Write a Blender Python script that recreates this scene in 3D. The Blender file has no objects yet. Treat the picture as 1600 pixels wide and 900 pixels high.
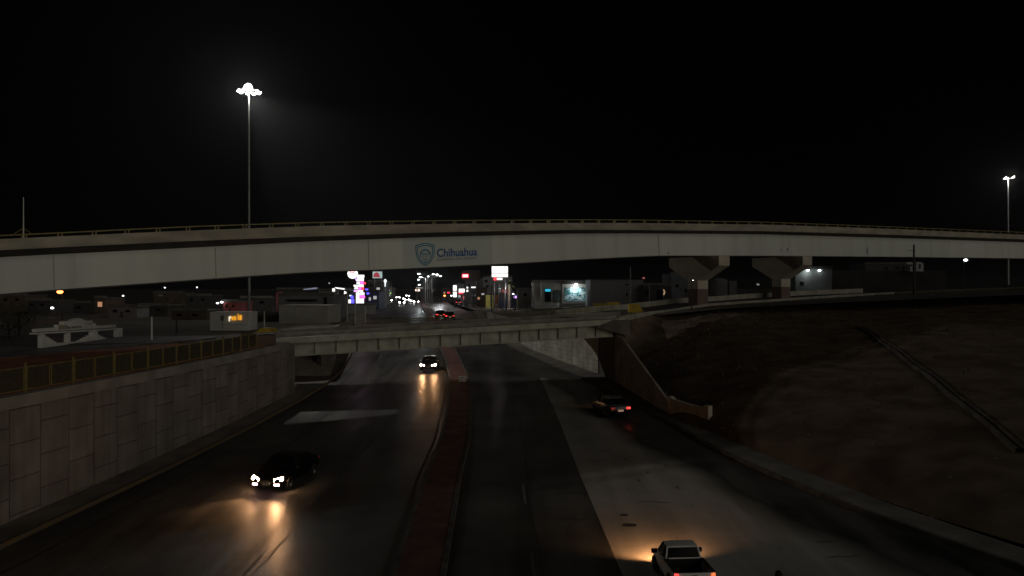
import bpy, bmesh, math, random
import numpy as np
from mathutils import Vector, Matrix
random.seed(7)
R = math.radians
S = bpy.context.scene
C = S.collection

# ---------------------------------------------------------------- camera, sky, sun, exposure
cam_d = bpy.data.cameras.new('camera'); cam = bpy.data.objects.new('camera', cam_d); C.objects.link(cam)
cam_d.sensor_width = 36; cam_d.lens = 36*1150/1600; cam_d.clip_end = 6000; cam_d.clip_start = 0.1
cam.location = (0, 0, 0); cam.rotation_euler = (R(90), 0, 0); S.camera = cam
SUN_EL, SUN_AZ = 8.0, 136.0          # azimuth clockwise from +Y: dim light from behind right
W = bpy.data.worlds.new('World'); S.world = W; W.use_nodes = True
wn = W.node_tree.nodes; wl = W.node_tree.links
sky = wn.new('ShaderNodeTexSky'); sky.sky_type = 'NISHITA'; sky.sun_disc = False
sky.sun_elevation = R(SUN_EL); sky.sun_rotation = R(SUN_AZ)
wn['Background'].inputs[1].default_value = 0.00005
wl.new(sky.outputs[0], wn['Background'].inputs[0])
sd = bpy.data.lights.new('sun', 'SUN'); so = bpy.data.objects.new('sun', sd); C.objects.link(so)
sd.energy = 0.37; sd.angle = R(50); sd.color = (1.0, 0.93, 0.80)
sdir = Vector((math.sin(R(SUN_AZ))*math.cos(R(SUN_EL)), math.cos(R(SUN_AZ))*math.cos(R(SUN_EL)), math.sin(R(SUN_EL))))
so.rotation_euler = sdir.to_track_quat('Z', 'Y').to_euler(); so.location = sdir*50
S.view_settings.view_transform = 'Standard'; S.view_settings.look = 'None'
S.view_settings.exposure = 0; S.view_settings.gamma = 1
S.render.engine = 'CYCLES'; S.cycles.use_denoising = True
S.cycles.max_bounces = 4; S.cycles.diffuse_bounces = 2; S.cycles.glossy_bounces = 2; S.cycles.volume_bounces = 0
S.cycles.sample_clamp_indirect = 1.0; S.cycles.use_light_tree = True

# ---------------------------------------------------------------- helpers
def P(px, py, Y):
    return Vector(((px-800)/1150*Y, Y, (450-py)/1150*Y))

def setp(o, label=None, cat=None, group=None, kind=None):
    if label: o['label'] = label
    if cat: o['category'] = cat
    if group: o['group'] = group
    if kind: o['kind'] = kind
    return o

ORG = {}
def thing(name, label, cat, loc=(0, 0, 0), rz=0, group=None):
    o = bpy.data.objects.new(name, None); C.objects.link(o)
    o.location = loc; o.rotation_euler = (0, 0, rz); o.empty_display_size = 0.3
    ORG[o.name] = Vector(loc)
    return setp(o, label, cat, group)

class MB:
    def __init__(s): s.v = []; s.f = []; s.m = []
    def add(s, vs, fs, mi=0):
        n = len(s.v); s.v += [Vector(a) for a in vs]
        for f in fs: s.f.append([i+n for i in f]); s.m.append(mi)
        return s
    def box(s, c, d, rz=0, mi=0, rx=0):
        c = Vector(c); M = Matrix.Rotation(rz, 3, 'Z') @ Matrix.Rotation(rx, 3, 'X')
        vs = [c + M @ Vector((x*d[0]/2, y*d[1]/2, z*d[2]/2)) for x in (-1, 1) for y in (-1, 1) for z in (-1, 1)]
        return s.add(vs, [(0,1,3,2),(4,6,7,5),(0,4,5,1),(2,3,7,6),(0,2,6,4),(1,5,7,3)], mi)
    def tube(s, a, b, r, n=8, r2=None, mi=0):
        a = Vector(a); b = Vector(b); r2 = r if r2 is None else r2
        q = (b-a).to_track_quat('Z', 'Y')
        vs = []
        for (p, rr) in ((a, r), (b, r2)):
            for k in range(n):
                t = 2*math.pi*k/n; vs.append(p + q @ Vector((rr*math.cos(t), rr*math.sin(t), 0)))
        fs = [(k, (k+1) % n, n+(k+1) % n, n+k) for k in range(n)] + [tuple(range(n-1, -1, -1)), tuple(range(n, 2*n))]
        return s.add(vs, fs, mi)
    def ball(s, c, r, n=8, mi=0, sz=1.0):
        c = Vector(c); vs = []; fs = []
        for i in range(1, n):
            for k in range(2*n):
                a = math.pi*i/n; t = math.pi*k/n
                vs.append(c + Vector((r*math.sin(a)*math.cos(t), r*math.sin(a)*math.sin(t), r*sz*math.cos(a))))
        vs += [c+Vector((0, 0, r*sz)), c-Vector((0, 0, r*sz))]
        for i in range(n-2):
            for k in range(2*n):
                a = i*2*n+k; b = i*2*n+(k+1) % (2*n); fs.append((a, a+2*n, b+2*n, b))
        T = len(vs)-2
        for k in range(2*n):
            fs.append((T, k, (k+1) % (2*n))); q = (n-2)*2*n; fs.append((T+1, q+(k+1) % (2*n), q+k))
        return s.add(vs, fs, mi)
    def strip(s, rows, mi=0, closed=False, caps=False):
        """rows: list of equal-length point lists, lofted in order"""
        n = len(rows[0]); vs = [p for r in rows for p in r]; fs = []
        for i in range(len(rows)-1):
            for k in range(n if closed else n-1):
                a = i*n+k; b = i*n+(k+1) % n; fs.append((a, b, b+n, a+n))
        if caps: fs += [tuple(range(n-1, -1, -1)), tuple(range((len(rows)-1)*n, len(rows)*n))]
        return s.add(vs, fs, mi)
    def prism(s, pts, off, mi=0):
        """flat polygon pts extruded by vector off"""
        n = len(pts); off = Vector(off)
        vs = [Vector(p) for p in pts] + [Vector(p)+off for p in pts]
        return s.add(vs, [tuple(range(n)), tuple(range(2*n-1, n-1, -1))] + [(k, n+k, n+(k+1) % n, (k+1) % n) for k in range(n)], mi)
    def build(s, name, mats, parent=None, world=True, smooth=False, sharp=30):
        me = bpy.data.meshes.new(name); o = bpy.data.objects.new(name, me)
        org = ORG.get(parent.name, Vector((0, 0, 0))) if parent else Vector((0, 0, 0))
        vs = [v-org for v in s.v] if world else s.v
        me.from_pydata([tuple(v) for v in vs], [], s.f)
        mats = mats if isinstance(mats, (list, tuple)) else [mats]
        for m in mats: me.materials.append(m)
        for p, k in zip(me.polygons, s.m): p.material_index = k
        bm = bmesh.new(); bm.from_mesh(me); bmesh.ops.recalc_face_normals(bm, faces=bm.faces); bm.to_mesh(me); bm.free()
        if smooth:
            for p in me.polygons: p.use_smooth = True
            try: me.set_sharp_from_angle(angle=R(sharp))
            except Exception: pass
        C.objects.link(o)
        if parent: o.parent = parent; ORG[o.name] = org if world else Vector((0, 0, 0))
        return o

def copy_tree(o, parent=None):
    c = o.copy(); C.objects.link(c)
    if parent: c.parent = parent
    for ch in list(o.children): copy_tree(ch, c)
    return c

_mc = {}
def mat(name, col, rough=0.8, var=0.0, scale=3.0, bump=0.0, metal=0.0, spec=0.5, stretch=(1, 1, 1), col2=None, lo=0.35, hi=0.65):
    if name in _mc: return _mc[name]
    m = bpy.data.materials.new(name); m.use_nodes = True; nt = m.node_tree; n = nt.nodes; l = nt.links
    b = n['Principled BSDF']; b.inputs['Roughness'].default_value = rough; b.inputs['Metallic'].default_value = metal
    b.inputs['Specular IOR Level'].default_value = spec
    c2 = col2 or tuple(max(0, c*(1-var)) for c in col)
    tc = n.new('ShaderNodeTexCoord'); mp = n.new('ShaderNodeMapping'); mp.inputs['Scale'].default_value = stretch
    no = n.new('ShaderNodeTexNoise'); no.inputs['Scale'].default_value = scale; no.inputs['Detail'].default_value = 6
    cr = n.new('ShaderNodeValToRGB'); cr.color_ramp.elements[0].position = lo; cr.color_ramp.elements[1].position = hi
    cr.color_ramp.elements[0].color = (*c2, 1); cr.color_ramp.elements[1].color = (*col, 1)
    l.new(tc.outputs['Object'], mp.inputs[0]); l.new(mp.outputs[0], no.inputs[0]); l.new(no.outputs[0], cr.inputs[0])
    l.new(cr.outputs[0], b.inputs['Base Color'])
    if bump:
        bp = n.new('ShaderNodeBump'); bp.inputs['Strength'].default_value = bump; bp.inputs['Distance'].default_value = 0.05
        n2 = n.new('ShaderNodeTexNoise'); n2.inputs['Scale'].default_value = scale*5; n2.inputs['Detail'].default_value = 5
        l.new(mp.outputs[0], n2.inputs[0]); l.new(n2.outputs[0], bp.inputs['Height']); l.new(bp.outputs[0], b.inputs['Normal'])
    _mc[name] = m; return m

def emit(name, col, st=3.0):
    if name in _mc: return _mc[name]
    m = bpy.data.materials.new(name); m.use_nodes = True; b = m.node_tree.nodes['Principled BSDF']
    b.inputs['Base Color'].default_value = (*[c*0.4 for c in col], 1)
    b.inputs['Emission Color'].default_value = (*col, 1); b.inputs['Emission Strength'].default_value = st
    _mc[name] = m; return m

def nodes_of(m): return m.node_tree.nodes, m.node_tree.links, m.node_tree.nodes['Principled BSDF']

def panel_wall_mat(name, base, bw=1.55, rh=1.8):
    """precast panels: staggered columns of square panels, grooves dark and sunken"""
    m = bpy.data.materials.new(name); m.use_nodes = True; n, l, b = nodes_of(m)
    tc = n.new('ShaderNodeTexCoord'); sp = n.new('ShaderNodeSeparateXYZ'); cb = n.new('ShaderNodeCombineXYZ')
    l.new(tc.outputs['Object'], sp.inputs[0]); l.new(sp.outputs['Z'], cb.inputs['X']); l.new(sp.outputs['Y'], cb.inputs['Y'])
    br = n.new('ShaderNodeTexBrick'); br.offset = 0.5; br.inputs['Scale'].default_value = 1
    br.inputs['Brick Width'].default_value = bw; br.inputs['Row Height'].default_value = rh
    br.inputs['Mortar Size'].default_value = 0.028; br.inputs['Mortar Smooth'].default_value = 0.25; br.inputs['Bias'].default_value = 0
    br.inputs['Color1'].default_value = (*base, 1); br.inputs['Color2'].default_value = (*[c*0.8 for c in base], 1)
    br.inputs['Mortar'].default_value = (*[c*0.42 for c in base], 1)
    l.new(cb.outputs[0], br.inputs[0])
    no = n.new('ShaderNodeTexNoise'); no.inputs['Scale'].default_value = 0.5; no.inputs['Detail'].default_value = 8
    l.new(tc.outputs['Object'], no.inputs[0])
    cr = n.new('ShaderNodeValToRGB'); cr.color_ramp.elements[0].position = .3; cr.color_ramp.elements[1].position = .7
    cr.color_ramp.elements[0].color = (.62, .58, .55, 1); cr.color_ramp.elements[1].color = (1, 1, 1, 1)
    l.new(no.outputs[0], cr.inputs[0])
    mx = n.new('ShaderNodeMix'); mx.data_type = 'RGBA'; mx.blend_type = 'MULTIPLY'; mx.inputs[0].default_value = 1
    l.new(br.outputs[0], mx.inputs[6]); l.new(cr.outputs[0], mx.inputs[7])
    mp = n.new('ShaderNodeMapping'); mp.inputs['Scale'].default_value = (1.3, 1.3, .09); ns = n.new('ShaderNodeTexNoise'); ns.inputs['Scale'].default_value = 1.6; ns.inputs['Detail'].default_value = 7
    l.new(tc.outputs['Object'], mp.inputs[0]); l.new(mp.outputs[0], ns.inputs[0])
    c3 = n.new('ShaderNodeValToRGB'); c3.color_ramp.elements[0].position = .36; c3.color_ramp.elements[1].position = .56; c3.color_ramp.elements[0].color = (.74, .73, .71, 1); c3.color_ramp.elements[1].color = (1, 1, 1, 1)
    l.new(ns.outputs[0], c3.inputs[0]); m4 = n.new('ShaderNodeMix'); m4.data_type = 'RGBA'; m4.blend_type = 'MULTIPLY'; m4.inputs[0].default_value = .8
    l.new(mx.outputs[2], m4.inputs[6]); l.new(c3.outputs[0], m4.inputs[7]); l.new(m4.outputs[2], b.inputs['Base Color'])
    bp = n.new('ShaderNodeBump'); bp.invert = True; bp.inputs['Strength'].default_value = 0.8; bp.inputs['Distance'].default_value = 0.05
    l.new(br.outputs['Fac'], bp.inputs['Height']); l.new(bp.outputs[0], b.inputs['Normal'])
    b.inputs['Roughness'].default_value = 0.9; return m

def road_mat(name, dark, light, rough=0.35, crack=.6, spec=.3):
    """worn asphalt: lengthwise wheel streaks, patches, cracks, joints"""
    m = bpy.data.materials.new(name); m.use_nodes = True; n, l, b = nodes_of(m)
    b.inputs['Specular IOR Level'].default_value = spec
    tc = n.new('ShaderNodeTexCoord')
    def noise(sc, stretch, det=6, rot=0):
        mp = n.new('ShaderNodeMapping'); mp.inputs['Scale'].default_value = stretch; mp.inputs['Rotation'].default_value = (0, 0, rot)
        t = n.new('ShaderNodeTexNoise'); t.inputs['Scale'].default_value = sc; t.inputs['Detail'].default_value = det
        l.new(tc.outputs['Object'], mp.inputs[0]); l.new(mp.outputs[0], t.inputs[0]); return t
    a = noise(1.0, (0.75, 0.02, 1)); c = noise(0.25, (1, 1, 1)); f = noise(22, (1, 1, 1), 4)
    ad = n.new('ShaderNodeMath'); ad.operation = 'MULTIPLY_ADD'; ad.inputs[1].default_value = 0.55; l.new(a.outputs[0], ad.inputs[0])
    m2 = n.new('ShaderNodeMath'); m2.operation = 'MULTIPLY'; m2.inputs[1].default_value = 0.45; l.new(c.outputs[0], m2.inputs[0]); l.new(m2.outputs[0], ad.inputs[2])
    cr = n.new('ShaderNodeValToRGB'); cr.color_ramp.elements[0].position = .40; cr.color_ramp.elements[1].position = .60
    cr.color_ramp.elements[0].color = (*dark, 1); cr.color_ramp.elements[1].color = (*light, 1); l.new(ad.outputs[0], cr.inputs[0])
    vo = n.new('ShaderNodeTexVoronoi'); vo.feature = 'DISTANCE_TO_EDGE'; vo.inputs['Scale'].default_value = 0.16
    wv = n.new('ShaderNodeVectorMath'); wv.operation = 'MULTIPLY_ADD'; wv.inputs[1].default_value = (1.2, 1.2, 0)
    l.new(noise(1.2, (1, 1, 1)).outputs['Color'], wv.inputs[0]); l.new(tc.outputs['Object'], wv.inputs[2]); l.new(wv.outputs[0], vo.inputs[0])
    ck = n.new('ShaderNodeMath'); ck.operation = 'GREATER_THAN'; ck.inputs[1].default_value = 0.004; l.new(vo.outputs['Distance'], ck.inputs[0])
    mr = n.new('ShaderNodeMapRange'); mr.inputs[3].default_value = crack; mr.inputs[4].default_value = 1; l.new(ck.outputs[0], mr.inputs[0])
    mx = n.new('ShaderNodeMix'); mx.data_type = 'RGBA'; mx.blend_type = 'MULTIPLY'; mx.inputs[0].default_value = 1
    l.new(cr.outputs[0], mx.inputs[6]); l.new(mr.outputs[0], mx.inputs[7]); l.new(mx.outputs[2], b.inputs['Base Color'])
    rr = n.new('ShaderNodeMapRange'); rr.inputs[1].default_value = .35; rr.inputs[2].default_value = .65
    rr.inputs[3].default_value = rough-.08; rr.inputs[4].default_value = rough+.14; l.new(a.outputs[0], rr.inputs[0]); l.new(rr.outputs[0], b.inputs['Roughness'])
    bp = n.new('ShaderNodeBump'); bp.inputs['Strength'].default_value = 0.25; bp.inputs['Distance'].default_value = 0.02
    l.new(f.outputs[0], bp.inputs['Height']); l.new(bp.outputs[0], b.inputs['Normal']); return m

M = dict(
 asphalt=road_mat('asphalt', (.028, .028, .028), (.105, .102, .096), .40, .6, .07),
 upper_asphalt=road_mat('upper_asphalt', (.05, .045, .045), (.09, .085, .08), .6),
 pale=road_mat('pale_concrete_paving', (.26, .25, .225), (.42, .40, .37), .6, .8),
 walk=mat('walk', (.21, .19, .17), .9, .45, .6, .3),
 red_walk=mat('red_walk', (.40, .13, .075), .9, .5, .5, .3),
 kerb=mat('kerb', (.12, .11, .10), .85, .6, 1.5, .2),
 yellow_kerb=mat('yellow_kerb', (.11, .08, .03), .8, .7, 2.0, .2, col2=(.07, .06, .05)),
 median_red=mat('median_red', (.20, .08, .062), .9, .6, .9, .5, col2=(.09, .03, .025)),
 panels=panel_wall_mat('panels', (.27, .25, .225)),
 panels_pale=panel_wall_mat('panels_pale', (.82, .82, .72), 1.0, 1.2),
 conc=mat('conc', (.30, .28, .25), .9, .35, .7, .3),
 seam=mat('seam', (.47, .47, .41), .7, .1, 2),
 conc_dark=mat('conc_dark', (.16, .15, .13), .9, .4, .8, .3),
 bridge_steel=mat('bridge_steel', (.50, .52, .43), .7, .35, 1.2, .15),
 parapet=mat('parapet', (.47, .43, .34), .9, .35, .35, .3, stretch=(1, 1, 3)),
 slab_under=mat('slab_under', (.10, .09, .08), .95, .4, .8),
 girder=mat('girder', (.62, .645, .585), .6, .12, 1.1, stretch=(.6, .6, .06), lo=.3, hi=.55),
 girder_lt=mat('girder_lt', (.68, .70, .64), .6, .11, 1.1, stretch=(.6, .6, .06), lo=.3, hi=.55),
 girder_gr=mat('girder_gr', (.57, .63, .58), .6, .08, .3),
 pier=mat('pier', (.55, .50, .40), .85, .2, .6, .2),
 pier_red=mat('pier_red', (.20, .13, .10), .85, .3, .6, .2),
 yellow_steel=mat('yellow_steel', (.27, .22, .07), .55, .45, 3),
 yellow=mat('yellow', (.55, .38, .03), .7, .35, 1.5),
 earth=mat('earth', (.19, .145, .10), 1.0, .55, .45, 1.0, col2=(.10, .07, .055), spec=.05),
 dirt=mat('dirt', (.085, .075, .062), 1.0, .5, .12, .5),
 drygrass=mat('drygrass', (.16, .12, .05), 1.0, .5, 2),
 paint=mat('paint', (.12, .12, .115), .7, .6, 3, stretch=(1, .3, 1)),
 steel=mat('steel', (.35, .35, .34), .45, .3, 2, metal=.6),
 dark_steel=mat('dark_steel', (.05, .05, .055), .5, .3, 2, metal=.4),
 white=mat('white', (.90, .89, .83), .7, .2, .8, .1),
 white_dull=mat('white_dull', (.42, .41, .36), .8, .3, .5, .1),
 grey=mat('grey', (.22, .22, .22), .85, .3, .5, .1),
 cream=mat('cream', (.45, .38, .27), .85, .3, .5, .1),
 dark_wall=mat('dark_wall', (.07, .065, .06), .9, .4, .4),
 brown_wall=mat('brown_wall', (.12, .085, .06), .9, .4, .4),
 red_wall=mat('red_wall', (.42, .10, .08), .8, .3, .6),
 pink=mat('pink', (.70, .22, .24), .7, .2, .6),
 blue_wall=mat('blue_wall', (.05, .07, .16), .8, .3, .6),
 glass=mat('glass', (.006, .007, .008), .15, 0, 1, spec=.05),
 rubber=mat('rubber', (.015, .015, .015), .9),
 chrome=mat('chrome', (.5, .5, .5), .2, .1, 1, metal=1),
 body_black=mat('body_black', (.003, .003, .004), .5, .1, 1, spec=.06),
 body_dark=mat('body_dark', (.02, .02, .022), .25, .1, 1),
 body_blue=mat('body_blue', (.006, .008, .022), .25, .1, 1),
 body_white=mat('body_white', (.8, .8, .77), .3, .06, 1),
 liner=mat('liner', (.01, .01, .01), .8),
 teal=mat('teal', (.01, .22, .38), .6, .25, 2),
 navy=mat('navy', (.01, .10, .38), .6, .2, 2),
 greytext=mat('greytext', (.22, .24, .23), .6, .2, 2),
 ink=mat('ink', (.06, .06, .065), .7),
 leaf=mat('leaf', (.07, .09, .035), .9, .5, 2),
 bark=mat('bark', (.10, .08, .06), .95, .4, 3, .4),
)
E = dict(
 white=emit('light_white', (1, .98, .95), 1.5), flood=emit('light_flood', (1, .98, .92), 45),
 head=emit('headlight_glow', (1, .55, .27), 190), fog=emit('foglight_glow', (1, .50, .52), 16), far_head=emit('far_headlight', (1, .97, .92), 30),
 warm_head=emit('warm_headlight', (1, .62, .4), 22),
 tail=emit('tail_glow', (1, .05, .04), 2.2), tail_dim=emit('tail_dim', (.7, .06, .04), .16), orange=emit('orange_lamp', (1, .22, .05), 8),
 red=emit('sign_red', (1, .03, .05), 2.5), blue=emit('sign_blue', (.10, .08, 1), 2.0), magenta=emit('sign_magenta', (1, .10, .75), 2.5), violet=emit('sign_violet', (.55, .3, 1), 2.2),
 pale_red=emit('sign_pale_red', (1, .25, .22), .35), cyan=emit('sign_cyan', (.05, .6, .85), .7), amber=emit('sign_amber', (1, .42, .02), 1.0),
 amber_white=emit('sign_amber_white', (1, .85, .6), 1.2), white_dim=emit('light_white_dim', (1, 1, 1), .35), white_mid=emit('light_white_mid', (.9, .95, 1), 1.2),
 plate=emit('plate_glow', (.9, .55, .35), .25), window=emit('lit_window', (1, .50, .28), .4), lamp=emit('lamp_dot', (.95, .97, 1), 6), green=emit('light_green', (.5, 1, .2), 1),
)
# ---------------------------------------------------------------- plan of the place
ip = np.interp
def zr(Y): return float(ip(Y, [-40, 0, 20, 30, 52, 65, 76, 85, 97, 110, 130, 145, 900], [-11.6, -11, -10.7, -10.45, -9.8, -9.55, -9.25, -8.8, -7.9, -6.7, -5.2, -4.8, -4.8]))
def med(Y): return float(ip(Y, [-40, 27, 40, 48, 58, 67, 76, 86, 97, 110, 130, 200, 300, 900], [-2.6, -3.4, -3.7, -3.7, -4.15, -4.75, -5.5, -6.8, -8.6, -10.8, -14, -24, -38, -115]))
def Lk(Y): return float(ip(Y, [-40, 0, 20, 30, 41, 52, 62, 70, 80, 91, 110, 130, 200, 300, 900], [-27, -23.4, -21.5, -20.5, -19.2, -18.3, -18, -18, -18.6, -20, -22.6, -26, -36, -51, -128]))
def Rk(Y): return float(ip(Y, [-40, 0, 20, 28, 35, 41, 47, 57, 68, 76, 84, 95, 110, 130, 200, 300, 900], [60, 36, 22.5, 18.8, 15.6, 13.7, 12.3, 10.9, 9.2, 6.9, 4.2, .4, -3, -6, -16, -28, -104]))
def Lw(Y): return Lk(Y)-1.75
def Rw(Y): return Rk(Y)+float(ip(Y, [30, 60, 78, 95, 120], [1.8, 2.1, 2.7, 2.0, 1.6]))
def rise(X): return float(ip(X, [8, 13, 20, 26, 35, 50, 62, 90, 140, 400], [.7, 1.1, 1.6, 2.3, 2.75, 3.4, 3.9, 5.1, 5.6, 6]))
def gz(X, Y):
    if X < 0: return -4.75
    if X < 8: return -4.75 + (.8*X/8)*float(ip(Y, [110, 250], [1, .35]))
    return -4.65 + rise(X)*float(ip(Y, [110, 250], [1, .35]))
def gp(px, py, y0=56, y1=900):
    """upper-ground point seen at a pixel"""
    Y = y0
    while Y < y1:
        if (450-py)/1150*Y <= gz((px-800)/1150*Y, Y): break
        Y += .5
    X = (px-800)/1150*Y
    return Vector((X, Y, gz(X, Y)))
YS = list(np.arange(-40, 160, 2.0)) + list(np.arange(160, 901, 20.0))

def ribbon(name, fa, fb, fz, ys, m, kind='structure', n=2, parent=None, thick=0):
    mb = MB(); rows = []
    for Y in ys:
        a, b = fa(Y), fb(Y); z = fz(Y)
        r = [(a+(b-a)*k/(n-1), Y, z) for k in range(n)]
        if thick: r = [(a, Y, z-thick)] + r + [(b, Y, z-thick)]
        rows.append(r)
    mb.strip(rows); o = mb.build(name, m, parent)
    if kind: setp(o, kind=kind)
    return o

# base ground far below and out to the horizon: one sheet with the underpass trench cut out
gb = MB()
def left_rows():
    rows = []
    for Y in YS:
        e = Lw(Y) - .35
        if 65 <= Y <= 76: e = -25.5
        xs = [e] + [e-(d) for d in (4, 10, 25, 60, 140, 400, 1500)]
        rows.append([(x, Y, -4.77) for x in xs])
    return rows
gb.strip(left_rows())
rows = []
for Y in [y for y in YS if y >= 88]:
    e = Rw(Y) + .3
    xs = [e, e+3, e+7, e+12, e+20, e+30, e+45, e+60, e+90, e+140, e+400, e+1500]
    rows.append([(x, Y, gz(x, Y)-.02) for x in xs])
gb.strip(rows)
rows = [[(x, y, -4.85) for x in (-1800, -900, -300, 0, 300, 900, 1800)] for y in (895, 1500, 3500)]
gb.strip(rows)
setp(gb.build('ground', M['dirt']), kind='structure')

ribbon('underpass_road', Lk, Rk, zr, YS, M['asphalt'], n=8)
# pale concrete merge lane: wedge between asphalt carriageway and ramp lane, its soft right edge a shadow penumbra painted into the colour
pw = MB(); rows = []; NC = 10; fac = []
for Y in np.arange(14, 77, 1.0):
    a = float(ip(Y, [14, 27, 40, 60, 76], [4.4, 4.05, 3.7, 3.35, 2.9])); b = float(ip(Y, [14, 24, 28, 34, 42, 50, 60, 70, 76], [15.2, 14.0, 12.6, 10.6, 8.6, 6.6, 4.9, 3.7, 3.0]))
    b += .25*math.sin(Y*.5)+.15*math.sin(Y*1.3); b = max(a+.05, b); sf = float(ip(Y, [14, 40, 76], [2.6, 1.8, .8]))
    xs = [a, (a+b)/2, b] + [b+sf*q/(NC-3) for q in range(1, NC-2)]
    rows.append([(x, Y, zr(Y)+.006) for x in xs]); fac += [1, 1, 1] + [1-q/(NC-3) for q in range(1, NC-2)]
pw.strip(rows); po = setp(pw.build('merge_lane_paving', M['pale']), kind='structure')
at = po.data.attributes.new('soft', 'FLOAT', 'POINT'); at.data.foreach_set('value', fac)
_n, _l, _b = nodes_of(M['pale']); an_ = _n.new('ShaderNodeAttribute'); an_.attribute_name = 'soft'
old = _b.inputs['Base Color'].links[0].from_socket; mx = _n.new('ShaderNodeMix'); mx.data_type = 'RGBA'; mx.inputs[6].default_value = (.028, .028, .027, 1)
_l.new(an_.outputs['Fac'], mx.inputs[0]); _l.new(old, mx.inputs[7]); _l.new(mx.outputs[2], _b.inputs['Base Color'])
ribbon('left_sidewalk', lambda Y: Lw(Y)-.1 if not 65 <= Y <= 76 else -25.6, Lk, lambda Y: zr(Y)+.16, [y for y in YS if y < 150], M['walk'], n=2, thick=.3)
ribbon('right_sidewalk', Rk, lambda Y: Rw(Y)+.2, lambda Y: zr(Y)+.16, [y for y in YS if y < 150], M['walk'], n=2, thick=.3)
ribbon('left_kerb', lambda Y: Lk(Y)-.10, lambda Y: Lk(Y)+.08, lambda Y: zr(Y)+.20, [y for y in YS if y < 150], M['yellow_kerb'], thick=.3)
ribbon('right_kerb', lambda Y: Rk(Y)-.12, lambda Y: Rk(Y)+.12, lambda Y: zr(Y)+.20, [y for y in YS if y < 150], M['kerb'], thick=.3)
MW = .82
ribbon('median', lambda Y: med(Y)-MW, lambda Y: med(Y)+MW, lambda Y: zr(Y)+.2, [y for y in YS if y < 320], M['median_red'], thick=.3)
ribbon('median_kerb_left', lambda Y: med(Y)-MW-.17, lambda Y: med(Y)-MW+.02, lambda Y: zr(Y)+.23, [y for y in YS if y < 320], M['kerb'], thick=.3)
ribbon('median_kerb_right', lambda Y: med(Y)+MW-.02, lambda Y: med(Y)+MW+.17, lambda Y: zr(Y)+.23, [y for y in YS if y < 320], M['kerb'], thick=.3)
# painted lines, faint and worn
for nm, f, dash in (('yellow_edge_line', lambda Y: med(Y)-MW-.55, 0), ('lane_line_left', lambda Y: (med(Y)-MW)*.66+Lk(Y)*.34, 1),
                    ('lane_line_left', lambda Y: (med(Y)-MW)*.33+Lk(Y)*.67, 1), ('lane_line_right', lambda Y: med(Y)+MW+3.4, 1)):
    mb = MB(); Y = 8.0
    while Y < 140:
        ln = 3.0 if dash else 4.0
        a = [(f(Y)-.06, Y, zr(Y)+.010), (f(Y)+.06, Y, zr(Y)+.010), (f(Y+ln)+.06, Y+ln, zr(Y+ln)+.010), (f(Y+ln)-.06, Y+ln, zr(Y+ln)+.010)]
        mb.add(a, [(0, 1, 2, 3)]); Y += 9 if dash else 4
    setp(mb.build(nm, M['paint'] if dash else M['yellow_kerb']), kind='structure')

jm = MB()
for f in (lambda Y: (med(Y)-MW)*.66+Lk(Y)*.34+.3, lambda Y: (med(Y)-MW)*.34+Lk(Y)*.66-.25, lambda Y: (med(Y)-MW)*.12+Lk(Y)*.88, lambda Y: med(Y)+MW+3.7):
    r_ = []
    for Y in np.arange(16, 92, .7):
        x = f(Y)+.05*math.sin(Y*.7)+.03*math.sin(Y*2.9)+random.uniform(-.015, .015); w = random.uniform(.015, .04); r_.append([(x-w, Y, zr(Y)+.012), (x+w, Y, zr(Y)+.012)])
    jm.strip(r_)
for _ in range(46):
    Y = random.uniform(20, 85); t = random.uniform(.05, .95); x0 = Lk(Y)+.5+(Rk(Y)-Lk(Y)-1)*t; 
    if abs(x0-med(Y)) < 3: continue
    n_ = random.randint(4, 9); r_ = []; y = Y; x = x0
    for q in range(n_):
        w = .012+.018*math.sin(math.pi*q/(n_-1)); r_.append([(x, y-w, zr(y)+.013), (x, y+w, zr(y)+.013)]); x += .28; y += random.uniform(-.12, .12)
    jm.strip(r_)
setp(jm.build('pavement_joints', mat('tar', (.012, .012, .012), .6, .2, 2)), kind='structure')

# ---------------------------------------------------------------- right earth slope
CR = [(10.9, 75.5), (13.8, 82), (17.8, 90), (22, 93.5), (26, 94.5), (31, 97), (35.2, 99.5), (43, 105), (51.5, 109), (58, 110), (66, 112), (77, 111), (95, 106), (130, 98), (190, 85), (300, 60)]
TO = [(10.3, 75), (10.5, 72), (11.0, 67), (11.4, 62), (11.95, 56), (13.3, 50), (14.9, 44), (16.6, 38), (19, 32.5), (21, 29), (25, 22), (31, 12), (40, 0), (50, -12), (60, -25), (75, -40)]
ts = np.linspace(0, 1, 90); k = np.linspace(0, 1, 16)
cx, cy = np.interp(ts, k, [c[0] for c in CR]), np.interp(ts, k, [c[1] for c in CR])
tx, ty = np.interp(ts, k, [c[0] for c in TO]), np.interp(ts, k, [c[1] for c in TO])
def slope_pt(i, s):
    x = tx[i]+(cx[i]-tx[i])*s; y = ty[i]+(cy[i]-ty[i])*s
    z0 = zr(ty[i])+.12; z1 = gz(cx[i], cy[i])
    z = z0+(z1-z0)*(s**.64)
    e = min(1, s*6, (1-s)*8)
    z += e*(.13*math.sin(x*.5+y*.23)*math.cos(y*.31-x*.1) + .05*math.sin(x*1.7+y*1.1) + .05*random.uniform(-1, 1))
    return Vector((x, y, z))
SG = [[slope_pt(i, s) for s in np.linspace(0, 1, 70)] for i in range(90)]
mb = MB(); mb.strip(SG); setp(mb.build('earth_slope', M['earth'], smooth=True, sharp=180), kind='structure')
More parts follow.
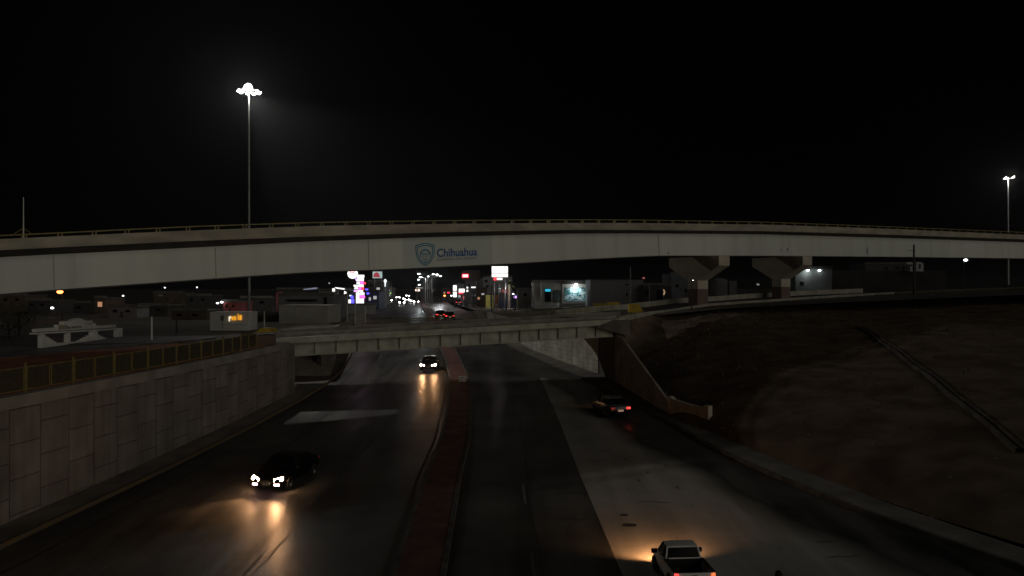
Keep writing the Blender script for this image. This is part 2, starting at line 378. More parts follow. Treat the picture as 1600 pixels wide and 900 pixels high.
# fill between crest and upper ground on the right, nearer than Y=88..112
mb = MB(); rows = []
for i in range(90): rows.append([(cx[i]-.3, cy[i]-.6, gz(cx[i], cy[i])-.05), (cx[i]+.5, cy[i]+4, gz(cx[i], cy[i]+4)-.01), (cx[i]+2, max(cy[i]+14, 112), gz(cx[i]+2, 112)-.01)])
mb.strip(rows); setp(mb.build('crest_ground', mat('crest_grass', (.22, .17, .08), 1, .6, .5, .5)), kind='structure')
# drainage channel running down the slope
g = MB()
from mathutils.bvhtree import BVHTree
_v = [p for r in SG for p in r]; _f = [(i*70+k2, i*70+k2+1, (i+1)*70+k2+1, (i+1)*70+k2) for i in range(89) for k2 in range(69)]
bvh = BVHTree.FromPolygons(_v, _f)
def hit(a_, b_): return bvh.ray_cast(Vector((0, 0, 0)), Vector(((a_-800)/1150, 1, (450-b_)/1150)))[0]
pA, pB = hit(1345, 512), hit(1598, 708); sm = []
for q in np.linspace(0, 1, 60):
    p = pA.lerp(pB, float(q)); h_ = bvh.ray_cast(Vector((p.x, p.y, 30)), Vector((0, 0, -1)))[0]; sm.append(h_)
sm = [Vector((sm[i].x, sm[i].y, sum(sm[max(0, min(59, i+d))].z for d in (-2, -1, 0, 1, 2))/5+.06)) for i in range(60)]
rr = []
for i, p in enumerate(sm):
    d = (sm[min(59, i+1)]-sm[max(0, i-1)]).normalized(); w = Vector((d.y, -d.x, 0)).normalized()*.5
    rr.append([p+w*.75+Vector((0, 0, -.35)), p+w*.6+Vector((0, 0, .06)), p+w*.5+Vector((0, 0, .14)), p+w*.28+Vector((0, 0, .14)), p+w*.22+Vector((0, 0, .05)), p-w*.22+Vector((0, 0, .05)), p-w*.28+Vector((0, 0, .13)), p-w*.5+Vector((0, 0, .13)), p-w*.6+Vector((0, 0, .05)), p-w*.75+Vector((0, 0, -.35))])
g.strip(rr); setp(g.build('drainage_channel', mat('channel', (.12, .105, .085), .95, .6, 1.0, .3)), 'narrow concrete drainage channel running diagonally down the dark earth slope', 'channel')
# dry grass tufts
mb = MB()
def tuft(p, h):
    for q in range(7):
        a = random.uniform(0, 6.28); d = Vector((math.cos(a), math.sin(a), 0)); w = Vector((-d.y, d.x, 0))*.025
        t = p+d*h*random.uniform(.2, .7)+Vector((0, 0, h*random.uniform(.6, 1)))
        mb.add([p-w+d*.04, p+w+d*.04, t], [(0, 1, 2)])
for _ in range(2600):
    i = random.randrange(20, 72); s = random.random()**.5; s = min(s, .999)
    if random.random() < .45: s = random.uniform(.93, .999); i = random.randrange(50, 75)
    p = SG[i][int(s*69)] + Vector((random.uniform(-.6, .6), random.uniform(-.3, .3), -.03)); tuft(p, random.uniform(.15, .5))
setp(mb.build('dry_grass', M['drygrass']), 'dry yellow grass tufts scattered over the earth slope and its crest', 'grass', kind='stuff')

mb = MB()
for _ in range(900):
    i = random.randrange(18, 75); p = SG[i][int(random.random()**1.6*69)] + Vector((random.uniform(-.6, .6), random.uniform(-.3, .3), .02)); q = random.uniform(.03, .12)
    vs = [p+Vector((random.uniform(-1, 1)*q, random.uniform(-1, 1)*q, random.uniform(-.3, .9)*q)) for _ in range(6)]
    mb.add(vs, [(0, 1, 2), (0, 2, 3), (0, 3, 4), (5, 2, 1), (5, 3, 2), (5, 4, 3), (0, 4, 5), (0, 5, 1)])
setp(mb.build('stones', mat('stone', (.34, .30, .25), .95, .5, 1.5)), 'small pale stones and litter scattered over the earth slope', 'stones', kind='stuff')

# ---------------------------------------------------------------- retaining walls
def wall(name, label, f, y0, y1, zb, zt, m, thick=.45, side=-1, coping=None, step=2.0):
    r = thing(name, label, 'wall', (f(y0), y0, zb(y0)))
    mb = MB(); rows = []; cp = MB(); crow = []
    n = max(2, int((y1-y0)/step)+1)
    for Y in np.linspace(y0, y1, n):
        x = f(Y); rows.append([(x, Y, zb(Y)-.3), (x, Y, zt(Y)), (x+side*thick, Y, zt(Y)), (x+side*thick, Y, zb(Y)-.3)])
        crow.append([(x-side*.10, Y, zt(Y)), (x-side*.10, Y, zt(Y)+.55), (x+side*(thick+.05), Y, zt(Y)+.55), (x+side*(thick+.05), Y, zt(Y))])
    mb.strip(rows, closed=True, caps=True); mb.build('panel_face', m, r)
    if coping: cp.strip(crow, closed=True, caps=True); cp.build('coping', coping, r)
    return r
wall('retaining_wall', 'long dim precast panel retaining wall left of the road below the yellow fence', Lw, -38, 65, zr, lambda Y: -5.3, M['panels'], coping=M['conc'])
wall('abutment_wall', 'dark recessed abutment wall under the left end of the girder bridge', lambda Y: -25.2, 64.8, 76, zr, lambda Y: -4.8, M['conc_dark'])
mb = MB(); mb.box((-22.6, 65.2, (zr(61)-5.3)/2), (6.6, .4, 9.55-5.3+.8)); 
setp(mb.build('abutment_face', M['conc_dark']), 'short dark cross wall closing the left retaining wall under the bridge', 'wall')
mb = MB(); mb.prism([(-25.4, 76, zr(76)), (-18.9, 76.2, zr(76)+.2), (-25.4, 76, -4.95)], (-1.5, 16, -.05)); 
setp(mb.build('paved_slope', M['conc']), 'pale concrete slope paving behind the left end of the bridge', 'slope paving')
wall('retaining_wall', 'left panel retaining wall of the road climbing beyond the girder bridge', Lw, 78, 128, zr, lambda Y: -4.8, M['panels'])
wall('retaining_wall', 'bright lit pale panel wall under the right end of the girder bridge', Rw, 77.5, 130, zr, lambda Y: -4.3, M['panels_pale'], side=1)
def rtop(Y): return float(ip(Y, [54, 56, 70, 77.3], [-8.67, -8.67, -4.75, -4.7]))
def rwf(Y): return float(ip(Y, [56, 77.5], [11.9, 9.65]))
wall('wing_wall', 'dim stepped panel wing wall sinking into the dark earth slope on the right', rwf, 56, 77.3, zr, rtop, panel_wall_mat('panels_wing', (.58, .53, .46)), side=1, step=1.0, thick=.2)
# curved concrete headwall at the toe of the slope
hw = MB(); rows = []
for q in np.linspace(0, 1, 14):
    X = 11.85+1.75*q; Y = 55.9-4.9*q**1.15+.5*math.sin(q*3.14)
    zt = zr(Y)+1.38-.12*math.sin(q*3.14)+(.12 if q < .09 else 0)+(.25 if q > .92 else 0)
    rows.append([(X, Y, zr(Y)), (X, Y, zt), (X+.35, Y+.25, zt), (X+.35, Y+.25, zr(Y))])
hw.strip(rows, closed=True, caps=True)
setp(hw.build('headwall', mat('headwall_conc', (.52, .49, .42), .9, .3, .9, .3)), 'short curved pale concrete headwall at the foot of the right slope', 'headwall')

# ---------------------------------------------------------------- upper left street
def kerbL(Y): return float(ip(Y, [-40, 20, 48.8, 66.5, 80], [-44, -39.5, -34, -27.8, -24]))
ysl = [y for y in YS if y <= 62]
ribbon('upper_left_sidewalk', lambda Y: kerbL(Y), lambda Y: Lw(Y)-.55, lambda Y: -4.68, ysl, M['red_walk'], thick=.1)
ribbon('upper_left_kerb', lambda Y: kerbL(Y)-.25, lambda Y: kerbL(Y)+.05, lambda Y: -4.60, ysl+[64, 66, 68], M['kerb'], thick=.2)
ribbon('upper_left_road', lambda Y: kerbL(Y)-(9.5 if Y < 40 else max(3.5, 9.5-.22*(Y-40))), lambda Y: kerbL(Y)-.25, lambda Y: -4.755, ysl+[64, 66, 68, 70, 74, 78], M['upper_asphalt'], n=3)
# yellow fence on top of the wall
fr = thing('guard_fence', 'yellow steel frame fence with mesh panels on top of the left retaining wall', 'fence', (Lw(20), 20, -4.75))
fy = 12.0; first = None
pm = MB(); pm.box((0, 0, .68), (.075, .075, 1.36)); 
def frame_mb(L, rz):
    mb = MB()
    for (a, b) in ((.10, L/2-.07), (L/2+.07, L-.10)):
        for x in (a, b): mb.box((0, x, .66), (.035, .045, 1.0))
        for z in (.16, 1.16): mb.box((0, (a+b)/2, z), (.035, b-a, .045))
        nb = 9
        for q in range(1, nb): mb.box((0, a+(b-a)*q/nb, .66), (.012, .014, .98))
    return mb
sheet = MB(); sheet.box((.02, 3.05/4+.01, .66), (.012, 3.05/2-.22, .96)); sheet.box((.02, 3.05*3/4-.01, .66), (.012, 3.05/2-.22, .96))
STEP = 3.05; proto_post = None; proto_pan = None
while fy < 60:
    loc = Vector((Lw(fy)-.2, fy, -4.75)) - ORG[fr.name]; nx = Lw(fy+STEP)-.2
    ang = -math.atan2(nx-(Lw(fy)-.2), STEP)
    if proto_post is None:
        proto_post = pm.build('post', M['yellow_steel'], fr, world=False); proto_pan = frame_mb(STEP, 0).build('mesh_panel', M['yellow_steel'], fr, world=False)
        a, b = proto_post, proto_pan
    else:
        a, b = proto_post.copy(), proto_pan.copy()
        for o in (a, b): C.objects.link(o); o.parent = fr
    if a is proto_post: proto_sheet = c_ = sheet.build('infill_sheet', mat('infill', (.055, .045, .025), .8, .4, 4), b, world=False)
    else: c_ = proto_sheet.copy(); C.objects.link(c_); c_.parent = b
    a.location = loc; b.location = loc; b.rotation_euler = (0, 0, ang)
    if fy+STEP >= 60: C.objects.unlink(b); C.objects.unlink(c_)
    fy += STEP

# ---------------------------------------------------------------- girder bridge carrying the cross road
A0 = Vector((-20.6, 65.6, 0)); A1 = Vector((10.0, 71.9, 0)); bd = (A1-A0).normalized(); bn = Vector((-bd.y, bd.x, 0)); BL = (A1-A0).length
BW = 9.3
br = thing('girder_bridge', 'low concrete and steel girder bridge crossing the sunken road under the flyover', 'bridge', (A0.x, A0.y, -6.2))
def bp_(s, w, z): return A0+bd*s+bn*w+Vector((0, 0, z+1.42*s/BL))      # z given at the left end, the bridge climbs to the right
def bbox(mb, s0, s1, w0, w1, z0, z1):
    vs = [bp_(s, w, z) for s in (s0, s1) for w in (w0, w1) for z in (z0, z1)]
    mb.add(vs, [(0,1,3,2),(4,6,7,5),(0,4,5,1),(2,3,7,6),(0,2,6,4),(1,5,7,3)])
for wi, w in enumerate((.55, 3.3, 6.0, 8.7)):
    mb = MB(); bbox(mb, 0, BL, w, w+.08, -6.12, -5.02); bbox(mb, 0, BL, w-.22, w+.3, -6.20, -6.10); bbox(mb, 0, BL, w-.22, w+.3, -5.04, -4.98)
    o = mb.build('girder', M['bridge_steel'], br)
    if wi == 0:
        s = 1.0
        while s < BL-.3:
            st = MB(); bbox(st, s, s+.06, w-.20, w-.001, -6.1, -5.04); st.build('stiffener', mat('stiff', (.40, .41, .34), .8, .3, 2), o); s += 1.9
mb = MB(); bbox(mb, -1.5, BL+1.5, -.25, BW+.25, -4.98, -4.72); mb.build('deck_slab', M['bridge_steel'], br)
mb = MB(); bbox(mb, -3, BL+1, -.25, .05, -4.72, -4.45); mb.build('near_kerb_beam', M['bridge_steel'], br)
mb = MB(); bbox(mb, -1, BL+4, BW-.05, BW+.25, -4.72, -4.2); mb.build('far_parapet', M['conc'], br)
mb = MB(); bbox(mb, -2, BL+1, 1.6, BW-.3, -4.72, -4.70); mb.build('road_surface', M['upper_asphalt'], br)
mb = MB(); bbox(mb, -2, BL+1, 1.35, 1.6, -4.72, -4.55); mb.build('footway_kerb', M['conc'], br)
mb = MB(); bbox(mb, -2, BL+1, .05, 1.35, -4.72, -4.60); mb.build('footway', M['red_walk'], br)
mb = MB(); bbox(mb, -1, BL+2, 4.9, 5.2, -4.70, -4.35); mb.build('centre_kerb', mat('centre_kerb', (.38, .36, .31), .9, .4, 1), br)
rl = MB()
for z in (-3.75, -3.98): rl.tube(bp_(-1, BW+.1, z), bp_(BL+3, BW+.1, z), .03, 6)
rl.build('railing', M['yellow_steel'], br)
s = 0
while s < BL+3:
    mb = MB(); bbox(mb, s, s+.07, BW+.07, BW+.14, -4.2, -3.73); mb.build('railing_post', M['yellow_steel'], br); s += 3
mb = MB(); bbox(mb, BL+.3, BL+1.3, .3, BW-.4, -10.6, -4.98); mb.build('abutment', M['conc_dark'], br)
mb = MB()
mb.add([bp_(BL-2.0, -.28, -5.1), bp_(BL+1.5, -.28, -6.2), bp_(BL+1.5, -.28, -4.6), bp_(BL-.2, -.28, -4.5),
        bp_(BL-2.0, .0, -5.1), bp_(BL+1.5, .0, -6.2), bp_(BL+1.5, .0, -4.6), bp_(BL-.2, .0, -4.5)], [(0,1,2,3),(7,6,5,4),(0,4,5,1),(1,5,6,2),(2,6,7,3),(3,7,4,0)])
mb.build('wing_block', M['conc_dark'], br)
# left approach slab joining the upper street
mb = MB(); mb.strip([[(A0+bd*q+bn*w_)+Vector((0, 0, -4.725)) for w_ in (-.2, BW)] for q in (-.5, -10, -22, -34)])
setp(mb.build('approach_road', M['upper_asphalt']), kind='structure')
# cross road and its barriers right of the bridge
near = [(11.2, 77.5), (14.2, 84), (18.2, 92), (22.5, 95.5), (28.5, 98.6), (35.2, 101), (43, 106), (51.5, 110), (58, 111.5)]
def pathpts(pts, n):
    k = np.linspace(0, 1, len(pts)); t = np.linspace(0, 1, n)
    return [Vector((float(np.interp(a, k, [p[0] for p in pts])), float(np.interp(a, k, [p[1] for p in pts])), 0)) for a in t]
npth = pathpts(near, 30)
rb = MB(); cb = MB(); fb = MB(); r1 = []; r2 = []; r3 = []
for i, p in enumerate(npth):
    d = (npth[min(29, i+1)]-npth[max(0, i-1)]).normalized(); w = Vector((-d.y, d.x, 0))
    z = gz(p.x, p.y)+.02
    if i < 8: z = max(z, -3.3+(i/8)*(gz(npth[8].x, npth[8].y)+3.3))
    up = Vector((0, 0, 1))
    r1.append([p+w*.2+up*z, p+w*8.6+up*(z+.2)])
    r2.append([p+up*(z-.8), p+up*(z+.28), p+w*.28+up*(z+.28), p+w*.28+up*(z-.8)])
    r3.append([p+w*7+up*(z), p+w*7+up*(z+.85), p+w*7.25+up*(z+.85), p+w*7.25+up*(z)])
rb.strip(r1); setp(rb.build('cross_road', M['upper_asphalt']), kind='structure')
cb.strip(r2, closed=True, caps=True); setp(cb.build('kerb_wall', mat('kerb_wall_conc', (.42, .40, .33), .9, .35, .8, .3)), 'low pale concrete kerb wall along the crest right of the bridge', 'kerb wall')
fb.strip(r3, closed=True, caps=True); setp(fb.build('concrete_barrier', mat('kerb_wall_conc', (.42, .40, .33))), 'low concrete barrier on the far side of the cross road under the flyover', 'barrier')
def yellow_block(name, label, px0, px1, yt, yb, Y, pent, m):
    a = P(px0, yb, Y); b = P(px1, yb, Y); h = (yb-yt)/1150*Y; w = b.x-a.x
    g0 = a.z
    pts = [a, b, Vector((b.x, Y, g0+h*(.45 if pent else 1))), Vector((b.x-w*.35, Y, g0+h)), Vector((a.x, Y, g0+h))]
    mb = MB(); mb.prism(pts, (0, 1.1, 0)); return setp(mb.build(name, m), label, 'barrier block')
yellow_block('barrier_block', 'tall yellow concrete block with sloping right shoulder at the right bridge end', 983, 1005, 475, 494, 92, True, M['yellow'])
yellow_block('barrier_block', 'yellow concrete barrier end behind the footway, left of the tall yellow block', 951, 976, 472, 486, 101, True, M['yellow'])
yellow_block('barrier_block', 'flat faded yellow concrete barrier below the mural building', 928, 950, 474, 482, 106, False, M['yellow'])
# left bridge-end clutter
r = thing('crash_cushion', 'brown and yellow crash cushion at the left end of the bridge', 'crash cushion', P(402, 530, 62))
mb = MB(); mb.box(P(409, 533, 61)+Vector((0, 0, .1)), (2.0, 1.2, .8), .6); mb.build('body', M['brown_wall'], r)
mb = MB(); mb.prism([P(398, 520, 63), P(428, 519, 63), P(424, 513, 63), P(408, 512.5, 63)], (0, 1.2, 0)); mb.build('nose', M['yellow'], r)
mb = MB(); mb.box(P(386, 534, 60)+Vector((0, 0, .1)), (.9, .9, 1.3), .3); setp(mb.build('utility_cabinet', M['brown_wall']), 'small brown utility cabinet beside the yellow fence end', 'cabinet')

# ---------------------------------------------------------------- flyover
PX = [0, 100, 200, 300, 400, 500, 600, 700, 800, 900, 1000, 1100, 1200, 1400, 1600]
PY = [52, 55.3, 58.6, 61.9, 65.2, 68.6, 72.2, 76, 80, 84.3, 89.2, 95, 101.5, 115.5, 132]
px = np.arange(-40, 1680, 5.0)
def sm_interp(x, xp, fp, w=9):
    y = np.interp(x, xp, fp); 
    # linear extrapolation at both ends
    y = np.where(x < xp[0], fp[0]+(x-xp[0])*(fp[1]-fp[0])/(xp[1]-xp[0]), y); y = np.where(x > xp[-1], fp[-1]+(x-xp[-1])*(fp[-1]-fp[-2])/(xp[-1]-xp[-2]), y)
    pad = w*2; yp = np.concatenate([y[0]-(y[1:pad+1][::-1]-y[0]), y, y[-1]+(y[-1]-y[-pad-1:-1][::-1])])
    kx = np.hanning(2*w+1); kx /= kx.sum(); return np.convolve(yp, kx, 'same')[pad:-pad]
FY = sm_interp(px, PX, PY, 18)
yt = dict(
 rail=([0, 100, 200, 300, 400, 500, 700, 900, 1000, 1200, 1400, 1600], [367, 362.5, 357.5, 353, 349.5, 346.5, 343.7, 342.5, 343, 346.5, 354, 362.5]),
 ptop=([0, 100, 300, 500, 700, 900, 1000, 1200, 1400, 1600], [373.5, 369, 360, 353, 349.7, 348.2, 348.5, 351, 358, 367]),
 pbot=([0, 100, 300, 500, 700, 900, 1000, 1200, 1400, 1600], [391, 386, 376.5, 369, 362.5, 359, 359.3, 361.2, 367, 374]),
 gtop=([0, 100, 300, 500, 700, 900, 1000, 1200, 1400, 1600], [403, 397.5, 387.5, 377, 370, 365, 364.5, 366, 371.5, 378]),
 gbot=([0, 100, 300, 400, 500, 620, 820, 900, 1000, 1045, 1200, 1400, 1600], [460, 452.3, 438, 431, 424.6, 420.5, 411, 406, 401, 399.3, 399.5, 401, 403.5]))
FX = (px-800)/1150*FY
FZ = {}
for kk, (a, b) in yt.items():
    yy = sm_interp(px, a, b, 6); FZ[kk] = (450-yy)/1150*(FY if kk in ('rail', 'ptop', 'pbot') else FY+1.35)
# arclength resample
pts = np.stack([FX, FY]+[FZ[q] for q in ('rail', 'ptop', 'pbot', 'gtop', 'gbot')]+[px], 1)
def ext(p, d, n, st):  # continue the ends
    out = []; q = p.copy()
    for _ in range(n): q = q+d*st; out.append(q.copy())
    return out
d0 = (pts[0]-pts[6]); d0 /= np.hypot(d0[0], d0[1]); d1 = (pts[-1]-pts[-7]); d1 /= np.hypot(d1[0], d1[1])
d1[2:7] *= 0; 
pts = np.array(ext(pts[0], d0, 5, 4)[::-1]+list(pts)+ext(pts[-1], d1, 12, 6))
seg = np.hypot(np.diff(pts[:, 0]), np.diff(pts[:, 1])); sl = np.concatenate([[0], np.cumsum(seg)])
SLEN = sl[-1]
def fst(s):
    v = [float(np.interp(s, sl, pts[:, k])) for k in range(8)]
    e = .5; a = [float(np.interp(s-e, sl, pts[:, k])) for k in (0, 1)]; b = [float(np.interp(s+e, sl, pts[:, k])) for k in (0, 1)]
    d = Vector((b[0]-a[0], b[1]-a[1], 0)).normalized()
    return v, d, Vector((-d.y, d.x, 0))     # n points away from the camera side
def fp(s, w, z):
    v, d, n = fst(s); return Vector((v[0], v[1], 0))+n*w+Vector((0, 0, z))
def s_at(pxv): 
    ss = np.interp(pxv, pts[:, 7], sl); return float(ss)
fl = thing('flyover', 'long curved white girder flyover with beige parapet crossing the whole picture', 'flyover', (fst(s_at(1080))[0][0], fst(s_at(1080))[0][1], -2.5))
ss = np.arange(0, SLEN, 1.5)
par = MB(); parf = MB(); und = MB(); gir = MB(); dk = MB(); a1 = []; a2 = []; a3 = []; g1 = []; a4 = []
FW = 9.2
for s in ss:
    v, d, n = fst(s); X, Y, zrl, zt, zb, g_t, g_b, pxx = v; B = Vector((X, Y, 0)); U = Vector((0, 0, 1))
    a1.append([B+U*zb, B+U*(zb+.12)-n*.05, B+U*zt-n*.05, B+n*.28+U*zt, B+n*.32+U*(zb+.2), B+n*.32+U*zb])
    a2.append([B+n*(FW-.3)+U*zb, B+n*(FW-.3)+U*zt, B+n*FW+U*zt, B+n*FW+U*zb])
    a3.append([B+n*.32+U*(zb+.02), B+n*.32+U*(zb+.2), B+n*(FW-.3)+U*(zb+.2), B+n*(FW-.3)+U*(zb+.02), B+n*(FW-1.6)+U*(g_t+.02), B+n*1.6+U*(g_t+.02)])
    g1.append([B+n*1.55+U*g_t, B+n*1.35+U*g_b, B+n*(FW-4.6)+U*(g_b-.02), B+n*(FW-1.6)+U*g_t])
    a4.append([B+n*1.1+U*(g_t+.0), B+n*1.1+U*(g_t+.02), B+n*1.7+U*(g_t+.02), B+n*1.7+U*(g_t+.0)])
par.strip(a1, closed=True, caps=True); par.build('parapet', M['parapet'], fl, smooth=True)
parf.strip(a2, closed=True, caps=True); parf.build('parapet', M['parapet'], fl)
und.strip(a3, closed=True, caps=True); und.build('deck_slab', M['slab_under'], fl)
# girder with panel shades
rows = g1; nn = len(rows)
for i in range(nn-1):
    pxx = fst(ss[i])[0][7]
    mi = 0
    if 585 < pxx < 626 or 776 < pxx < 812: mi = 1
    elif 626 <= pxx <= 776: mi = 2
    elif int(pxx/115) % 4 == 1: mi = 1
    for k2 in range(4):
        a, b = rows[i][k2], rows[i][(k2+1) % 4]; c, e = rows[i+1][(k2+1) % 4], rows[i+1][k2]
        gir.add([a, b, c, e], [(0, 1, 2, 3)], mi if k2 == 0 else 3)
go = gir.build('girder', [M['girder'], M['girder_lt'], M['girder_gr'], M['slab_under']], fl)
# bottom flange strip
bf = MB(); bf.strip([[fp(s, 1.2, fst(s)[0][6]-.1), fp(s, 1.2, fst(s)[0][6]-.004), fp(s, 1.6, fst(s)[0][6]-.004), fp(s, 1.6, fst(s)[0][6]-.1)] for s in ss], closed=True, caps=True)
bf.build('bottom_flange', M['slab_under'], fl)
# splice seams on the girder
for pq in (95, 345, 585, 1042):
    s = s_at(pq); v = fst(s)[0]; mb = MB()
    mb.strip([[fp(s-.04, 1.50-.02, v[5]-.05), fp(s+.04, 1.50-.02, v[5]-.05)], [fp(s-.04, 1.33-.02, v[6]+.05), fp(s+.04, 1.33-.02, v[6]+.05)]])
    mb.build('splice_seam', M['seam'], fl)
# railing
rl = MB(); rows = []
for s in ss:
    v = fst(s)[0]; z = v[2]; rows.append([fp(s, .06, z-.10), fp(s, .06, z), fp(s, .16, z), fp(s, .16, z-.10)])
rl.strip(rows, closed=True, caps=True); rl.build('rail', M['yellow_steel'], fl)
pst = MB(); pst.box((-.13, 0, .0), (.10, .10, 1)); pst.box((.13, 0, 0), (.10, .10, 1)); pst.box((0, 0, -.46), (.42, .16, .08))
proto = None; s = s_at(-20); cnt = 0
while s < s_at(1640) and cnt < 98:
    v, d, n = fst(s); h = v[2]-v[3]-.06
    if proto is None: proto = pst.build('railing_post', M['yellow_steel'], fl, world=False); o = proto
    else: o = proto.copy(); C.objects.link(o); o.parent = fl
    o.location = Vector((v[0], v[1], v[3]+h/2))+n*.11-ORG[fl.name]; o.rotation_euler = (0, 0, math.atan2(d.y, d.x)); o.scale = (1, 1, h)
    s += 2.35; cnt += 1
# lettering and emblem painted on the girder face, bent onto its surface
def face_pt(s, h):
    """h from 0 bottom to 1 top, on the outer skin"""
    v = fst(s)[0]; w = 1.35+.20*h
    return fp(s, w-.03, v[6]+(v[5]-v[6])*h)
S0 = s_at(664); 
def on_face(pxv, pyv):
    s = s_at(pxv)
    for _ in range(3):
        # correct parallax of the set-back face
        q = face_pt(s, .5); e = (800+1150*q.x/q.y)-pxv; s -= e*.085
    v = fst(s)[0]; q = face_pt(s, .5); z = (450-pyv)/1150*q.y; h = (z-v[6])/(v[5]-v[6]); return s, h
def text_mesh(txt, bold=0.0):
    cu = bpy.data.curves.new('txt', 'FONT'); cu.body = txt; cu.size = 1; cu.offset = bold; cu.resolution_u = 3
    ob = bpy.data.objects.new('txt', cu); C.objects.link(ob); dg = bpy.context.evaluated_depsgraph_get(); dg.update()
    me = bpy.data.meshes.new_from_object(ob.evaluated_get(dg)); bpy.data.objects.remove(ob)
    vs = [v.co.copy() for v in me.vertices]; fs = [list(p.vertices) for p in me.polygons]
    xs = [v.x for v in vs]; ys = [v.y for v in vs]; x0, x1, y0, y1 = min(xs), max(xs), min(ys), max(ys)
    return [((v.x-x0)/(x1-x0), (v.y-y0)/(y1-y0)) for v in vs], fs
def face_text(name, txt, pxa, pxb, ytop, ybot, slope, m, bold=0):
    vs, fs = text_mesh(txt, bold); sa, h0 = on_face(pxa, ybot); sb, _ = on_face(pxb, ybot); _, h1 = on_face(pxa, ytop)
    mb = MB(); mb.add([face_pt(sa+(sb-sa)*u, h0+(h1-h0)*w+slope*u) for u, w in vs], fs); return mb.build(name, m, fl)
face_text('lettering', 'Chihuahua', 682.5, 745.5, 388.5, 402, -.0, M['navy'], .022)
face_text('small_lettering', 'GOBIERNO DEL ESTADO', 682, 744.5, 404, 407.6, -.0, M['greytext'], .01)
def shield(sc, seg=14):
    o = []
    for q in range(seg+1): t = q/seg; o.append((-1+2*t, .86+.14*(1-(2*t-1)**2)))
    for q in range(1, seg*2): 
        t = q/(seg*2); a = t*math.pi
        o.append((math.cos(a)**1 if False else (1-abs(2*t-1)**0)*0 + (math.cos(a)), 0))
    return o
def shield_pts(k):
    top = [(-.95+1.9*t, .82+.16*math.sin(math.pi*t)) for t in np.linspace(0, 1, 11)]
    right = [(.95, .45), (.93, .1), (.82, -.25), (.62, -.58), (.35, -.85)]; bot = [(0, -1.0)]
    left = [(-x, y) for x, y in right[::-1]]
    return [(x*k, y*k+(0 if k == 1 else .0)) for x, y in top+right+bot+left]
sA, hT = on_face(664, 379.5); _, hB = on_face(664, 415.5); sL, _ = on_face(648.5, 397); sR, _ = on_face(680, 397)
def em(x, y): return face_pt((sL+sR)/2+(sR-sL)/2*x, (hT+hB)/2+(hT-hB)/2*y)
def em2(x, y): p = em(x, y); n = fst(sA)[2]; return p-n*.012
mb = MB(); o1 = shield_pts(1); o2 = shield_pts(.74); n1 = len(o1)
mb.add([em(*p) for p in o1]+[em(*p) for p in o2], [(q, (q+1) % n1, n1+(q+1) % n1, n1+q) for q in range(n1)])
def arc(mb, cx_, cy_, r0, r1, a0, a1, n=8, f=em):
    vs = []; 
    for q in range(n+1):
        a = R(a0+(a1-a0)*q/n); vs += [f(cx_+r0*math.cos(a), cy_+r0*math.sin(a)), f(cx_+r1*math.cos(a), cy_+r1*math.sin(a))]
    mb.add(vs, [(2*q, 2*q+1, 2*q+3, 2*q+2) for q in range(n)])
arc(mb, 0, -.12, .46, .58, 15, 165, f=em)
for xx in (-.36, -.12, .12, .36): arc(mb, xx, -.02, .07, .13, 0, 180, 6, em2)
for xx in (-.48, -.24, 0, .24, .48): mb.add([em2(xx-.03, -.28), em2(xx+.03, -.28), em2(xx+.03, 0), em2(xx-.03, 0)], [(0, 1, 2, 3)])
for q in range(4): mb.add([em2(-.3+.06*q, -.36-.1*q), em2(.3-.06*q, -.36-.1*q), em2(.3-.06*q, -.40-.1*q), em2(-.3+.06*q, -.40-.1*q)], [(0, 1, 2, 3)])
mb.build('state_emblem', M['teal'], fl)
mb = MB(); o3 = shield_pts(.90); o4 = shield_pts(.83)
mb.add([em2(*p) for p in o3]+[em2(*p) for p in o4], [(q, (q+1) % n1, n1+(q+1) % n1, n1+q) for q in range(n1)]); mb.build('emblem_border', M['girder_gr'], fl)
# small scuffs and vents on the girder
for pq, py0, py1, w in ((1356, 387, 397, 5), (1231, 387, 393, 4), (1221, 389, 393, 3), (1044, 394, 397, 4)):
    mb = MB(); s, h = on_face(pq, py1); s2, h2 = on_face(pq, py0)
    ds = w*.04
    mb.add([face_pt(s-ds, h), face_pt(s+ds*.4, h), face_pt(s+ds*1.2, h2), face_pt(s-ds*.3, h2)], [(0, 1, 2, 3)]); mb.build('stain', M['greytext'], fl)
# piers
def pier(label, s, wmid, gb_, armL, armR, cw):
    v, d, n = fst(s); c = Vector((v[0], v[1], 0))+n*wmid; z1 = v[6]-.12; z0 = gb_
    r = thing('flyover_pier', label, 'pier', (c.x, c.y, z0), group='piers under the flyover')
    th = 1.0
    def q(w, z): return c+n*w-d*th+Vector((0, 0, z))
    mb = MB(); mb.prism([q(-armL, z1), q(-armL, z1-1.25), q(-cw, z1-3.2), q(cw, z1-3.2), q(armR, z1-1.25), q(armR, z1)], d*2*th); mb.build('cap_beam', M['pier'], r)
    mb = MB(); mb.prism([q(-cw, z1-3.2), q(cw, z1-3.2), q(cw, z1-4.35), q(-cw, z1-4.35)], d*2*th); mb.build('column_head', M['pier'], r)
    mb = MB(); mb.prism([q(-cw, z1-4.35), q(cw, z1-4.35), q(cw, z0-.5), q(-cw, z0-.5)], d*2*th); mb.build('column', M['pier_red'], r)
pier('left hammerhead pier under the flyover with its pale face lit', s_at(1128), 4.2, gz(27, 100)-.2, 4.6, 4.6, .85)
pier('right hammerhead pier under the flyover, mostly in shade', s_at(1258), 4.2, gz(40, 108)-.2, 4.6, 4.6, .85)
